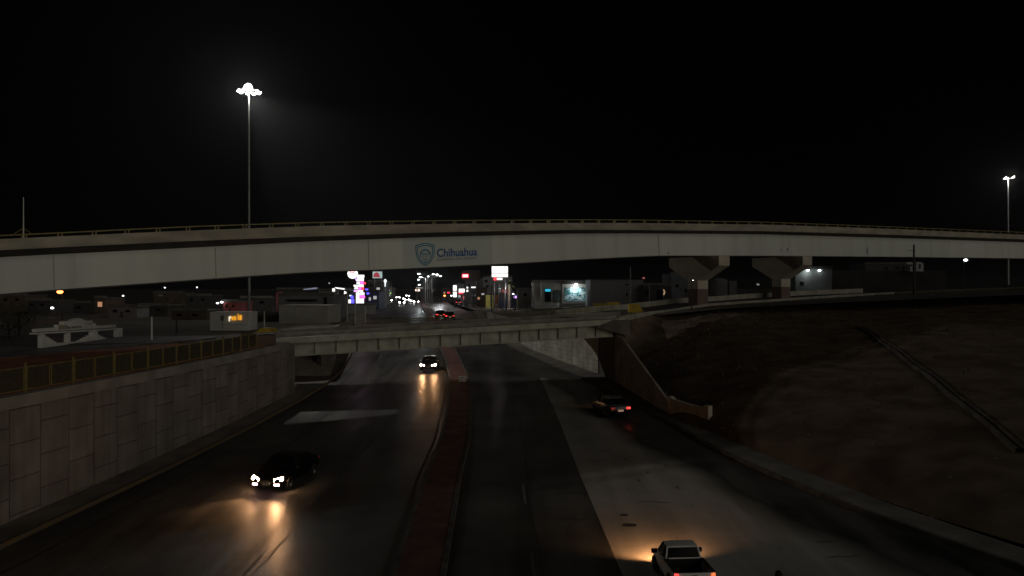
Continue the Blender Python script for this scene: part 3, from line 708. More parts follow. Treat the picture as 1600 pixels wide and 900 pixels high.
# antenna on the parapet
s = s_at(38); v, d, n = fst(s); b0 = fp(s, .15, v[3])
an = thing('tripod_mast', 'thin white mast on a small yellow tripod at the left end of the flyover railing', 'mast', b0)
mb = MB(); mb.tube(b0, b0+Vector((0, 0, 2.95)), .045, 8, .025); mb.build('mast', M['white'], an)
for sg in (-1, 1):
    mb = MB(); mb.tube(b0+Vector((0, 0, .72)), b0+d*sg*.62+Vector((0, 0, .25)), .035, 6); mb.build('leg', M['yellow_steel'], an)

# ---------------------------------------------------------------- high masts
def point(name, loc, power, col, radius, parent, spot=None, aim=None, blend=.5):
    ld = bpy.data.lights.new(name, 'SPOT' if spot else 'POINT'); ld.energy = power; ld.color = col; ld.shadow_soft_size = radius
    lo = bpy.data.objects.new(name, ld); C.objects.link(lo)
    if spot: ld.spot_size = R(spot); ld.spot_blend = blend; lo.rotation_euler = (-(Vector(aim))).to_track_quat('Z', 'Y').to_euler()
    if parent: lo.parent = parent
    lo.location = loc; return lo
def high_mast(label, x, y, z0, H, nl, power, rad, strength):
    r = thing('high_mast_light', label, 'high mast', (x, y, z0))
    mb = MB(); mb.tube((0, 0, 0), (0, 0, H), .24, 12, .11); mb.build('pole', M['steel'], r, world=False)
    mb = MB(); mb.tube((0, 0, H-.45), (0, 0, H-.1), .35, 12); 
    for q in range(16):
        a, b = 2*math.pi*q/16, 2*math.pi*(q+1)/16; mb.tube((1.45*math.cos(a), 1.45*math.sin(a), H-.3), (1.45*math.cos(b), 1.45*math.sin(b), H-.3), .05, 6)
    for q in range(4): a = math.pi/2*q; mb.tube((0, 0, H-.3), (1.45*math.cos(a), 1.45*math.sin(a), H-.3), .05, 6)
    mb.build('head_ring', M['steel'], r, world=False)
    for q in range(nl):
        a = 2*math.pi*(q+.35)/nl; c = Vector((1.65*math.cos(a), 1.65*math.sin(a), H-.38))
        mb = MB(); mb.box(c, (.42, .34, .16), a); fo = mb.build('floodlight', M['dark_steel'], r, world=False)
        mb = MB(); mb.box(c-Vector((0, 0, .10)), (.40, .32, .06), a); mb.build('lens', strength, fo, world=False)
    if nl > 2:  # added glowing disc and ball imitate the glare of the mast head
        mb = MB(); mb.tube((0, -.05, H+.22), (0, -.30, H+.14), .72, 18); fo = mb.build('floodlight', M['dark_steel'], r, world=False)
        mb = MB(); mb.ball((0, -.28, H+.12), .62, 8, sz=.9); mb.build('lens', strength, fo, world=False)
    point('lamp_light', (0, -.1, H-.15-.9), power, (1, .97, .88), rad, r)
    return r
b = P(389, 513, 118)
hm_ = high_mast('tall high mast with a bright floodlight ring standing behind the flyover on the left', b.x, b.y, -4.75, 36.7, 10, 6000, .5, E['flood'])
point('flood_beam', (0, -.3, 35.3), 22500, (1, .97, .88), .35, hm_, 43, (45, -42, -40), .25)
r = thing('high_mast_light', 'distant high mast with two floodlights beyond the right end of the flyover', 'high mast', (134.8, 200, .9))
mb = MB(); mb.tube((0, 0, 0), (0, 0, 29.2), .34, 10, .14); mb.build('pole', M['steel'], r, world=False)
for sx, zz in ((-1, 28.9), (1, 29.2)):
    mb = MB(); mb.prism([(sx*1.1-.5, -.2, zz-.25), (sx*1.1+.55, -.2, zz-.25), (sx*1.1+.6, -.2, zz+.55), (sx*1.1+.1, -.2, zz+.2)], (0, .4, 0)); fo = mb.build('floodlight', M['dark_steel'], r, world=False)
    mb = MB(); mb.prism([(sx*1.1-.45, -.27, zz-.2), (sx*1.1+.5, -.27, zz-.2), (sx*1.1+.55, -.27, zz+.45), (sx*1.1+.1, -.27, zz+.15)], (0, .05, 0)); mb.build('lens', E['white'], fo, world=False)
mb = MB(); mb.tube((-1.2, 0, 28.7), (1.3, 0, 28.9), .07, 6); mb.build('crossarm', M['steel'], r, world=False)
point('lamp_light', (0, -1.2, 28.6), 2500, (1, .97, .9), .3, r)

# ---------------------------------------------------------------- vehicles
def loft(sections):
    """sections: (x, [(y,z)...] right half bottom->top) -> closed mirrored loft"""
    mb = MB(); rows = []
    for x, prof in sections:
        rows.append([(x, -y, z) for y, z in prof]+[(x, y, z) for y, z in prof[::-1]])
    mb.strip(rows, closed=True, caps=True); return mb
def wheel(r, x, y, rad=.32):
    mb = MB(); sg = 1 if y > 0 else -1
    w = mb.tube((x, y-.10*sg, rad), (x, y+.10*sg, rad), rad, 20).build('wheel', M['rubber'], r, world=False, smooth=True)
    mb = MB(); mb.tube((x, y+.095*sg, rad), (x, y+.115*sg, rad), rad*.62, 14)
    for q in range(5):
        a = 2*math.pi*q/5; mb.tube((x, y+.12*sg, rad), (x+rad*.55*math.cos(a), y+.12*sg, rad+rad*.55*math.sin(a)), .03, 5)
    mb.build('rim', M['chrome'], w, world=False)
def sedan(name, label, cat, loc, rz, body, lights, group=None, head=None, fog=None, tail=None):
    """front faces +X locally"""
    r = thing(name, label, cat, loc, rz, group)
    def pr(w, zt, zb=.28): return [(w*.86, zb), (w, zb+.14), (w, zt*.72), (w*.94, zt), (w*.5, zt+.03)]
    secs = [(-2.22, pr(.72, .86, .42)), (-2.15, pr(.80, .95, .32)), (-1.75, pr(.86, 1.0)), (-1.0, pr(.88, .98)), (0, pr(.89, .95)), (.9, pr(.89, .93)), (1.5, pr(.87, .84)), (1.95, pr(.82, .74)), (2.16, pr(.72, .66, .30)), (2.24, pr(.60, .56, .36))]
    loft(secs).build('body', body, r, world=False, smooth=True, sharp=40)
    gs = [(-1.7, [(.74, .95), (.72, .98), (.6, 1.0)]), (-1.05, [(.78, .93), (.66, 1.30), (.5, 1.33)]), (-.2, [(.80, .93), (.66, 1.40), (.5, 1.44)]), (.35, [(.80, .92), (.65, 1.36), (.5, 1.40)]), (1.1, [(.78, .88), (.74, .93), (.6, .95)])]
    loft(gs).build('windows', M['glass'], r, world=False, smooth=True, sharp=40)
    rf = loft([(-1.0, [(.665, 1.305), (.64, 1.345), (.4, 1.36)]), (-.2, [(.665, 1.41), (.64, 1.455), (.4, 1.47)]), (.32, [(.655, 1.37), (.63, 1.415), (.4, 1.43)])]); rf.build('roof', body, r, world=False, smooth=True, sharp=40)
    for sg in (-1, 1):
        for (a, b) in (((-1.68, sg*.745, .98), (-1.0, sg*.665, 1.34)), ((-.15, sg*.80, .95), (-.15, sg*.67, 1.42)), ((1.08, sg*.76, .93), (.34, sg*.66, 1.39))):
            mb = MB(); mb.tube(a, b, .035, 6); mb.build('pillar', body, r, world=False)
        mb = MB(); mb.box((.78, sg*.99, .98), (.12, .16, .13)); mb.build('mirror', body, r, world=False)
        for x in (-1.35, 1.38): wheel(r, x, sg*.80, .31)
        mb = MB(); mb.add([(2.22, sg*.40, .55), (2.17, sg*.40, .66), (1.96, sg*.80, .75), (2.05, sg*.83, .60), (2.25, sg*.41, .55), (2.20, sg*.41, .67), (2.0, sg*.82, .76), (2.1, sg*.85, .60)], [(0,1,2,3),(7,6,5,4),(0,4,5,1),(1,5,6,2),(2,6,7,3),(3,7,4,0)])
        if globals().get('BIGH'): mb.ball((2.12, sg*.62, .64), .22, 6)  # oversized glowing ball stands in for headlight glare
        mb.build('headlight', head or M['chrome'], r, world=False)
        if fog: mb = MB(); mb.box((2.24, sg*.58, .40), (.06, .26, .09)); mb.build('fog_light', fog, r, world=False)
        mb = MB(); mb.box((-2.215, sg*.60, .80), (.08, .30, .15)); mb.build('taillight', tail or E['tail_dim'], r, world=False)
    mb = MB(); mb.box((2.25, 0, .52), (.03, .62, .10)); mb.box((2.26, 0, .60), (.02, .5, .02)); mb.build('grille', M['chrome'], r, world=False)
    mb = MB(); mb.box((-2.235, 0, .62), (.03, .42, .14)); mb.build('licence_plate', E['plate'] if tail else M['white_dull'], r, world=False)  # rear plate emits, imitating light from a plate lamp
    mb = MB(); mb.box((2.255, 0, .42), (.02, .40, .13)); mb.build('licence_plate', M['white_dull'], r, world=False)
    for sg in (-1, 1):
        if lights: point('beam', (2.36, sg*.6, .66), lights, (1, .50, .22), .07, r, 80, (1, sg*.12, -.20), 1.0)
    return r
def slope_rx(o, Y): o.rotation_euler = (0, 0, o.rotation_euler.z)
c1 = P(423, 758, 37.4)
sedan('black_sedan', 'black sedan with blazing headlights and fog lights on the near left carriageway', 'car', (-11.85, 38.8, zr(38.8)+.02), R(-100), M['body_black'], 450, head=E['head'], fog=E['fog'])
sedan('dark_sedan', 'dark sedan with two round glowing headlights coming out from under the girder bridge', 'car', (-9.1, 81.4, zr(81.4)+.02), R(-88), M['body_dark'], 120, head=E['head'])
sedan('blue_sedan', 'dark blue sedan with one red taillight lit driving away on the right ramp', 'car', (7.55, 56.6, zr(56.6)+.02), R(103), M['body_blue'], 12, head=M['chrome'], tail=E['tail'])
for o in list(bpy.data.objects):
    if o.name.startswith('taillight') and o.parent and o.parent.name == 'blue_sedan' and o.data.vertices[0].co.y > 0: o.data.materials[0] = E['tail_dim']; break

def pickup(loc, rz):
    r = thing('white_pickup', 'small white pickup truck with black open bed driving away on the pale merge lane', 'pickup', loc, rz)
    w = .79
    def pr(w, zt, zb=.30): return [(w*.88, zb), (w, zb+.15), (w, zt*.72), (w*.95, zt), (w*.5, zt+.02)]
    loft([(-.35, pr(w, .98)), (.3, pr(w, .96)), (1.1, pr(w, .95)), (1.6, pr(w*.98, .88)), (2.0, pr(w*.93, .78)), (2.2, pr(w*.8, .66, .34))]).build('body', M['body_white'], r, world=False, smooth=True, sharp=40)
    gsd = [(-.34, [(.70, .97), (.69, .99), (.5, 1.0)]), (-.12, [(.71, .96), (.60, 1.42), (.45, 1.44)]), (.55, [(.71, .95), (.59, 1.43), (.45, 1.45)]), (1.2, [(.70, .93), (.68, .96), (.5, .97)])]
    loft(gsd).build('windows', M['glass'], r, world=False, smooth=True, sharp=40)
    loft([(-.16, [(.61, 1.41), (.59, 1.46), (.3, 1.48)]), (.2, [(.62, 1.44), (.60, 1.50), (.3, 1.52)]), (.62, [(.60, 1.42), (.58, 1.48), (.3, 1.50)])]).build('roof', M['body_white'], r, world=False, smooth=True, sharp=40)
    for sg in (-1, 1):
        for a, b in (((-.34, sg*.70, .98), (-.14, sg*.61, 1.44)), ((.22, sg*.715, .95), (.18, sg*.615, 1.45)), ((1.18, sg*.70, .95), (.60, sg*.60, 1.45))):
            mb = MB(); mb.tube(a, b, .04, 6); mb.build('pillar', M['body_white'], r, world=False)
        mb = MB(); mb.box((.85, sg*.93, 1.02), (.12, .22, .16)); mb.build('mirror', M['liner'], r, world=False)
        # bed side
        mb = loft([(-2.12, [(.02, .0)]*1)]) if False else MB()
        mb.prism([(-2.15, sg*.80, .42), (-.33, sg*.80, .42), (-.33, sg*.80, 1.0), (-2.15, sg*.79, .98)], (0, -sg*.09, 0)); mb.build('bed_side', M['body_white'], r, world=False)
        mb = MB(); mb.box((-1.24, sg*.745, 1.005), (1.86, .12, .035)); mb.build('bed_rail', M['liner'], r, world=False)
        mb = MB(); mb.tube((-1.3, sg*.76, .36), (-1.3, sg*.815, .36), .40, 20); mb.build('wheel_arch', M['liner'], r, world=False)
        for x in (-1.3, 1.36): wheel(r, x, sg*.76, .33)
        mb = MB(); mb.box((-2.19, sg*.71, .82), (.09, .15, .28)); mb.build('taillight', E['tail'] if sg > 0 else emit('tail_orange', (1, .2, .06), 1.2), r, world=False)
        mb = MB(); mb.box((2.12, sg*.46, .66), (.12, .26, .13)); mb.build('headlight', E['warm_head'], r, world=False)
        point('beam', (2.3, sg*.5, .72), 260, (1, .46, .18), .07, r, 125, (1, sg*.15, -.16), 1.0)
    mb = MB(); mb.box((-1.24, 0, .50), (1.82, 1.44, .06)); mb.build('bed_floor', M['liner'], r, world=False)
    mb = MB(); mb.box((-.37, 0, .76), (.05, 1.44, .5)); mb.build('bed_front', M['liner'], r, world=False)
    mb = MB(); mb.tube((-.46, -.62, 1.06), (-.46, .62, 1.06), .03, 8); mb.build('bed_bar', M['body_white'], r, world=False)
    mb = MB(); mb.box((-2.15, 0, .72), (.07, 1.38, .52)); tg = mb.build('tailgate', M['body_white'], r, world=False)
    mb = MB(); mb.box((-2.195, 0, .86), (.03, .2, .06)); mb.build('handle', M['liner'], tg, world=False)
    mb = MB(); mb.box((-2.22, 0, .40), (.14, 1.5, .16)); mb.build('bumper', M['liner'], r, world=False)
    mb = MB(); mb.tube((.5, .1, 1.5), (.42, .1, 1.72), .01, 5); mb.build('aerial', M['liner'], r, world=False)
    return r
pk = pickup((6.1, 26.5, zr(26)+.012), R(94)); pk.scale = (.70, .90, .88)

# far traffic: one sedan without beams, copied
BIGH = True
far0 = sedan('parked_sedan', 'x', 'car', (0, 0, -50), 0, M['body_dark'], 0, head=E['far_head'], tail=E['tail'])
def far_car(label, pxv, Y, away, group='cars on the far street', head=None):
    c = copy_tree(far0); c.name = 'distant_sedan'; X = (pxv-800)/1150*Y
    c.location = (X, Y, zr(Y)+.01); c.rotation_euler = (0, 0, R(98 if away else -82)); setp(c, label, 'car', group)
    for ch in c.children:
        k = ch.name.split('.')[0]
        if away and k == 'headlight': ch.data = DIM[0] if DIM else ch.data
        if not away and k == 'taillight': pass
    return c
DIM = []
cars = [('distant sedan with white headlights close behind the dazzling one', 636, 262, False), ('distant sedan with bright headlights in the left lane of the far street', 609, 250, False), ('distant sedan with white headlights nearest the far street median', 650, 225, False),
 ('distant sedan with white headlights, leftmost pair of lights on the far street', 622, 330, False),
 ('distant sedan with dazzling headlights in the middle of the far street', 633, 290, False),
 ('distant sedan with white headlights just right of the brightest glare', 645, 240, False),
 ('distant sedan with warm headlights reflected on the wet-looking far street', 628, 215, False),
 ('distant sedan with headlights furthest down the far street', 637, 400, False),
 ('sedan with red taillights climbing away just beyond the girder bridge', 688, 128, True),
 ('sedan with red taillights in the right lane beyond the girder bridge railing', 702, 126, True),
 ('distant sedan with red taillights far down the right lanes of the far street', 716, 210, True)]
for cc in cars: far_car(*cc)
for ch in list(far0.children_recursive)+[far0]: bpy.data.objects.remove(ch)

# ---------------------------------------------------------------- small things on the road
sg = thing('traffic_sign', 'small square white sign with a black ring on the median below the bridge', 'sign', (med(72)+.55, 72, zr(72)+.2))
mb = MB(); z0 = zr(72)+.2; zc = (450-594)/1150*72
mb.tube((sg.location.x, 72, z0), (sg.location.x, 72, zc), .035, 8); mb.build('pole', M['steel'], sg)
xs = (722.5-800)/1150*72; sg.location.x = xs; ORG[sg.name] = Vector(sg.location)
for ch in sg.children: ch.location.x = 0
mb = MB(); mb.box((xs, 71.94, zc), (.74, .03, .78)); mb.build('plate', mat('sign_white', (.85, .85, .82), .4, .1, 2), sg)
mb = MB(); n = 24; vs = []
for q in range(n): a = 2*math.pi*q/n; vs += [(xs+.33*math.cos(a), 71.91, zc+.33*math.sin(a)), (xs+.25*math.cos(a), 71.91, zc+.25*math.sin(a))]
mb.add(vs, [(2*q, 2*q+1, (2*q+3) % (2*n), (2*q+2) % (2*n)) for q in range(n)]); mb.build('ring', M['ink'], sg)
vs, fs = text_mesh('E', .02); mb = MB(); mb.add([(xs-.11+.22*u, 71.905, zc-.15+.3*w) for u, w in vs], fs); mb.build('letter', M['ink'], sg)
studs = None
for (a, b, lb) in ((944, 706, 'leftmost small road stud on the upper edge of the pale merge lane'), (951, 704, 'small road stud farthest up the pale merge lane, beside the leftmost one'), (977, 719, 'small pale road stud third from the left on the merge lane'), (1012, 739, 'small pale road stud in the middle of the curved row on the merge lane'), (998, 752, 'small dark-rimmed road stud lying left of the curved row'), (1058, 763, 'rightmost and nearest small road stud on the merge lane'), (1040, 728, 'small road stud closest to the black asphalt edge of the merge lane')):
    Y = 30.0
    while Y < 70 and (450-b)/1150*Y > zr(Y): Y += .1
    if studs is None:
        mb = MB(); mb.prism([(-.09, -.07, 0), (.09, -.07, 0), (.06, -.04, .035), (-.06, -.04, .035)], (0, .1, 0)); studs = mb.build('road_stud', M['kerb']); o = studs
    else: o = studs.copy(); C.objects.link(o)
    o.location = ((a-800)/1150*Y, Y, zr(Y)+.02); setp(o, lb, 'road stud', 'road studs on the merge lane')
for (a, b, w, lab) in ((983, 821, .34, 'larger dark oil patch on the pale lane ahead of the pickup'), (975, 806, .2, 'smaller dark oil patch on the pale lane ahead of the pickup')):
    Y = 20.0
    while (450-b)/1150*Y > zr(Y): Y += .1
    mb = MB(); X = (a-800)/1150*Y; mb.add([(X+w*math.cos(q*.52)*(1+.2*math.sin(q*2)), Y+w*.7*math.sin(q*.52), zr(Y)+.014+.002) for q in range(12)], [tuple(range(12))])
    setp(mb.build('oil_patch', M['liner']), lab, 'oil patch')
bo = thing('bollard', 'dark round-topped post at the bottom edge right of the white pickup', 'bollard', (8.68, 23.95, zr(24)))
mb = MB(); mb.tube((0, 0, 0), (0, 0, 1.1), .06, 10); mb.build('shaft', M['liner'], bo, world=False)
mb = MB(); mb.ball((0, 0, 1.25), .13, 6, sz=1.3); mb.build('cap', M['liner'], bo, world=False)
# marker posts on the upper level
for (a, y0, y1, nm) in ((237, 495, 531, 'white marker post between the white arch wall and the lit letter board'), (413, 486, 512, 'thin pale marker post left of the white low building'), (555, 474, 505, 'white marker post in front of the neon pylon'), (571, 478, 505, 'slim white marker post just right of the neon pylon'), (543, 470, 503, 'dim marker post left of the neon pylon')):
    Y = 4.75*1150/(y1-450); p = P(a, y1, Y); h = (y1-y0)/1150*Y; mb = MB(); mb.tube(p, p+Vector((0, 0, h)), .09, 8, .07)
    o = setp(mb.build('marker_post', M['white']), nm, 'post', 'marker posts on the upper level')

# ---------------------------------------------------------------- street lamps on the far street
def twin_lamp(label, pole_px, Y, heads):
    X = (pole_px-800)/1150*Y; r = thing('street_lamp', label, 'street lamp', (X, Y, zr(Y)+.1), 0, 'street lamps along the far median')
    z = r.location.z; top = max(P(0, h[1], Y).z for h in heads)-.3-z
    mb = MB(); mb.tube((0, 0, 0), (0, 0, top), .11, 8, .07); mb.build('pole', M['steel'], r, world=False)
    for h in heads:
        q = P(h[0], h[1], Y)-Vector((X, Y, z)); sg_ = 1 if q.x > 0 else -1
        mb = MB(); mb.tube((0, 0, min(top, q.z-.25)), (q.x-.2*sg_, 0, q.z), .05, 6); a = mb.build('arm', M['steel'], r, world=False)
        mb = MB(); mb.ball(q, .36, 6, sz=.45); mb.build('lamp_head', E['lamp'], a, world=False)
for lb, a, Y, hd in (('nearest tall grey street lamp on the far median, its head left of the pole top', 665, 190, [(657, 433)]), ('tall twin-arm street lamp with the widest arms on the far median', 668, 205, [(654.5, 428), (683, 429)]),
    ('twin-arm street lamp whose right head is the first right of the poles', 671.5, 225, [(654, 437), (677, 428.5)]), ('twin-arm street lamp with the lowest left head and the farthest right head', 674.5, 235, [(655, 445), (688, 431.5)]), ('thin street lamp leftmost of the pole cluster with a small dim right head', 662.5, 250, [(669, 432)])):
    twin_lamp(lb, a, Y, hd)
for a, b_, Y in ((657, 434, 189), (683, 430, 204), (688, 433, 234)): point('street_light', P(a, b_+2, Y), 1100, (.95, .97, 1), .2, None)

def lamp_post(label, pxv, pyv, Y, e, rad=.28, gl=None, polem='dark_steel'):
    p = P(pxv, pyv, Y); z0 = gz(p.x, Y); r = thing('lamp_post', label, 'lamp post', (p.x, Y, z0), 0, gl)
    mb = MB(); mb.tube((0, 0, 0), (0, 0, p.z-z0), .09, 6, .06); mb.tube((0, 0, p.z-z0), (.0, -.5, p.z-z0+.1), .05, 6); mb.build('pole', M[polem], r, world=False)
    mb = MB(); mb.ball((0, -.6, p.z-z0), rad, 6, sz=.6); mb.build('lamp_head', E[e], r, world=False); return r
lamp_post('orange glowing street lamp just below the flyover at far left', 97.5, 456, 110, 'orange', .42)
for (lb, a, b, Y, e, rr_) in (('blue-white yard lamp above the left part of the white arch wall', 85, 481, 120, 'lamp', .26),
 ('small distant white lamp below the flyover, first right of the orange lamp', 194, 462, 210, 'lamp', .24), ('small distant white lamp close under the flyover edge, left of a twin', 259, 449.5, 230, 'lamp', .22), ('small distant white lamp close under the flyover edge, nearest the high mast', 309, 449, 230, 'lamp', .22),
 ('dim white lamp low behind the upper left street', 182, 487, 150, 'white_dim', .24), ('left of the two white lamps above the letter board', 342, 473.5, 130, 'lamp', .22),
 ('right of the two white lamps above the letter board beside the red wall', 348.5, 472, 128, 'lamp', .25), ('dim lamp beside the high mast pole', 388, 474, 150, 'white_dim', .2), ('faint lamp at the left picture edge', 3, 505, 90, 'white_dim', .18),
 ('white lamp under the flyover at the far right', 1506, 406.5, 150, 'lamp', .38), ('small red and white lamp above the grey warehouse', 1005, 434.5, 170, 'pale_red', .3), ('small lamp in front of the left flyover pier', 1081, 438, 93, 'lamp', .06),
 ('faint lamp pair between the two flyover piers', 1183, 444.5, 170, 'white_dim', .35), ('grey moonlike lamp over the dark roofs left of the filling station', 515, 442.5, 260, 'white_dim', .35),
 ('white lamp at the kerb far down the street left side', 613, 466, 300, 'lamp', .3), ('yellow-green lamp on the left side of the far street', 611, 458, 260, 'green', .35), ('white lamp over the left pavement of the far street', 599, 457, 240, 'lamp', .35), ('pinkish lamp over the left pavement of the far street', 597, 453.5, 240, 'pale_red', .4), ('orange-red lamp on the right side of the far street', 695, 462, 250, 'orange', .36), ('white lamp beside the twin white sign boards', 705.5, 462, 200, 'lamp', .25), ('violet-white lamp left of the pale shed', 802, 459.5, 190, 'lamp', .28)):
    lamp_post(lb, a, b, Y, e, rr_)

# ---------------------------------------------------------------- signs and billboards
def sign(name, label, x0, x1, y0, y1, Y, mats, thick=.4, legs=1, cat='sign', bars=None, frame=None):
    c = P((x0+x1)/2, (y0+y1)/2, Y); z0 = gz(c.x, Y); r = thing(name, label, cat, (c.x, Y, z0))
    w = (x1-x0)/1150*Y; h = (y1-y0)/1150*Y; n = len(mats)
    for q in range(legs):
        xx = c.x+(0 if legs == 1 else (q/(legs-1)-.5)*w*.7); mb = MB(); mb.tube((xx, Y+.1, z0), (xx, Y+.1, c.z-h/2+.1), .16, 8); mb.build('pole', M['dark_steel'], r)
    fr_ = MB(); fr_.box((c.x, Y+.15, c.z), (w+.2, thick, h+.2)); fo = fr_.build('frame', M[frame or 'dark_steel'], r)
    for q, (f0, f1, m) in enumerate(mats):
        mb = MB(); mb.box((c.x, Y-.1, c.z+h/2-h*(f0+f1)/2), (w, .12, h*(f1-f0)*.94)); mb.build('panel', m, r)
    return r
sign('billboard', 'blank white glowing billboard of two stacked boards right of the street', 768.5, 793.5, 416, 433, 170, [(0, .62, E['white']), (.66, 1, E['white'])], legs=2, cat='billboard')
s_ = sign('shop_sign', 'small white and red lit sign hanging just under the white billboard', 773, 785, 434, 437.5, 169, [(0, 1, E['white'])])
mb = MB(); c = P(774, 435.8, 168.8); mb.box(c, (.7, .2, .6)); mb.build('red_end', E['red'], s_)
s_ = sign('billboard', 'dark unlit billboard with a small red rimmed lit sign on it', 722, 750, 423, 438, 190, [(0, 1, M['dark_wall'])], legs=2, cat='billboard')
mb = MB(); mb.box(P(727, 431, 189.6), (1.65, .1, .95)); mb.build('red_rim', E['red'], s_); mb = MB(); mb.box(P(727, 431, 189.4), (1.3, .1, .6)); mb.build('lit_panel', E['white'], s_)
sign('shop_sign', 'tall white lit sign of two square boards on the right pavement', 708, 713.5, 445.5, 464.5, 180, [(0, .47, E['white']), (.53, 1, E['white'])])
s_ = sign('shop_sign', 'ragged white and red lit shop sign right of the twin white boards', 717, 726, 451, 457, 182, [(0, 1, E['white'])]); mb = MB(); mb.box(P(720, 458, 181.8), (1.0, .1, .35)); mb.build('red_strip', E['red'], s_)
sign('shop_sign', 'thin white lit strip sign high on the dark shop row', 736.5, 743, 448, 450, 185, [(0, 1, E['white'])])
sign('shop_sign', 'pair of tiny white lit signs stacked beside the ragged shop sign', 729, 731.5, 448, 456, 183, [(0, .35, E['white_mid']), (.6, 1, E['white'])])
sign('shop_sign', 'small orange and white lit panel sign beside the street lamp poles', 649, 656, 452, 455, 215, [(0, 1, emit('warm_panel', (1, .75, .6), 2))])
sign('direction_sign', 'long dim grey board above the orange and white panel sign', 650, 660.5, 448.5, 451, 214, [(0, 1, M['white'])], legs=2)
s_ = sign('billboard', 'small lit billboard with a red picture on pale ground left of the street', 582.5, 597, 424, 435, 180, [(0, 1, emit('bill_pale', (.55, .75, .72), .6))], legs=2, cat='billboard')
mb = MB(); mb.add([P(583, 433, 179.6), P(584, 428, 179.6), P(588, 425, 179.6), P(592, 427, 179.6), P(594, 433.5, 179.6)], [(0, 1, 2, 3, 4)]); mb.build('picture', emit('bill_red', (.45, .06, .08), .7), s_)
s_ = thing('arrow_sign', 'glowing white downward arrow shaped sign left of the far street', 'sign', (P(602, 465, 190).x, 190, -4.75))
mb = MB(); mb.prism([P(599.5, 439, 190), P(601, 436, 190), P(602.5, 436, 190), P(604, 439, 190), P(602.8, 442, 190), P(602.2, 448, 190), P(601, 448, 190), P(600.8, 442, 190)], (0, .3, 0)); mb.build('panel', E['white_mid'], s_)
mb = MB(); mb.tube((s_.location.x, 190.15, -4.75), (s_.location.x, 190.15, P(602, 447, 190).z), .12, 6); mb.build('pole', M['steel'], s_)
# neon pylon
Y = 150
s_ = thing('neon_pylon', 'tall neon pylon of white, red, blue and magenta panels at the filling station', 'sign', (P(563, 475, Y).x, Y, -4.75))
mb = MB(); mb.box(((P(562, 475, Y).x), Y+.5, (P(0, 430, Y).z-4.75)/2), (1.0, .5, P(0, 430, Y).z+4.75)); mb.build('mast', M['dark_steel'], s_)
for (x0, x1, y0, y1, e) in ((558.5, 569, 429.5, 434.2, 'white'), (557, 568, 435, 439, 'white'), (555.5, 558, 435, 438, 'violet'), (557.5, 562, 440, 444, 'white_mid'), (562.5, 568, 440, 443.5, 'magenta'), (568, 571, 441, 444, 'red'), (553, 561, 445, 448, 'white'), (561.5, 568, 444.5, 448.5, 'white'),
    (554, 559, 449, 452, 'white'), (560, 564, 449.5, 452.5, 'magenta'), (565, 568.5, 449, 453, 'red'), (553, 558, 453.5, 456, 'violet'), (559, 567, 453.5, 456, 'white'), (556.5, 561, 457, 477.5, 'white'), (562, 569, 457, 461, 'white'), (561.5, 565.5, 461.5, 465, 'magenta'), (566, 570, 462, 466, 'magenta'), (562, 568.5, 466.5, 474, 'white'), (548, 552, 462, 466, 'blue'), (549, 553, 467, 474.5, 'blue'), (544.5, 548, 468, 475, 'white'), (546, 549, 461, 463, 'white_mid'), (571, 575, 451, 453.5, 'blue')):
    a, b = P(x0, y0, Y), P(x1, y1, Y); mb = MB(); mb.box(((a.x+b.x)/2, Y+random.uniform(-.1, .1), (a.z+b.z)/2), (b.x-a.x, .3, a.z-b.z)); mb.build('panel', E[e], s_)
Y = 142; c = P(551, 427.5, Y)
s_ = thing('round_sign', 'round white lit sign with red marks on a thin pole beside the neon pylon', 'sign', (P(543.5, 475, Y).x, Y, -4.75))
mb = MB(); mb.tube((c.x, Y+.2, c.z), (c.x, Y-.1, c.z), .98, 20); mb.build('disc', E['white'], s_)
mb = MB(); mb.box((c.x-.35, Y-.15, c.z+.25), (.12, .05, .5)); mb.box((c.x+.3, Y-.15, c.z+.25), (.12, .05, .5)); mb.box((c.x, Y-.15, c.z+.22), (.5, .05, .12)); mb.box((c.x+.05, Y-.15, c.z-.45), (.75, .05, .16)); mb.build('red_marks', E['red'], s_)
mb = MB(); mb.tube((s_.location.x, Y+.2, -4.75), (s_.location.x, Y+.2, c.z), .07, 6); mb.tube((s_.location.x, Y+.2, c.z-.2), (c.x, Y+.2, c.z-.2), .06, 6); mb.build('pole', M['dark_steel'], s_)
# filling station canopy
Y = 160
s_ = thing('station_canopy', 'filling station canopy with a white lit edge left of the neon pylon', 'canopy', (P(535, 480, Y).x, Y, -4.75))
mb = MB(); a, b = P(522, 449, Y), P(560, 455, Y); mb.prism([P(522.5, 449, Y), P(523, 451, Y), P(541, 453.5, Y+2), P(547, 455, Y+3), P(547, 452.5, Y+3), P(541, 450.5, Y+2)], (0, 7, 0)); mb.build('roof', M['grey'], s_)
mb = MB(); mb.prism([P(523, 448.8, Y-.3), P(523.5, 450.4, Y-.3), P(538, 452.6, Y+1), P(538, 450.6, Y+1)], (0, .2, 0)); mb.prism([P(538, 454.5, Y), P(541, 456.5, Y), P(541, 458.5, Y), P(537.5, 459.5, Y)], (0, .2, 0)); mb.build('lit_edge', E['white'], s_)
for xx in (528, 543): 
    mb = MB(); p = P(xx, 451, Y+3); mb.tube((p.x, p.y, -4.75), p, .2, 8); mb.build('column', M['white_dull'], s_)
sign('totem_sign', 'small white lit totem at the left edge of the filling station', 519.5, 523.5, 450.5, 460.5, 150, [(0, .5, E['white']), (.55, 1, M['white'])])
sign('totem_sign', 'small dim violet totem before the filling station', 524.5, 528, 464, 476, 140, [(0, .3, emit('vdim', (.5, .25, .6), .4)), (.35, 1, emit('vdim2', (.6, .4, .6), .25))])

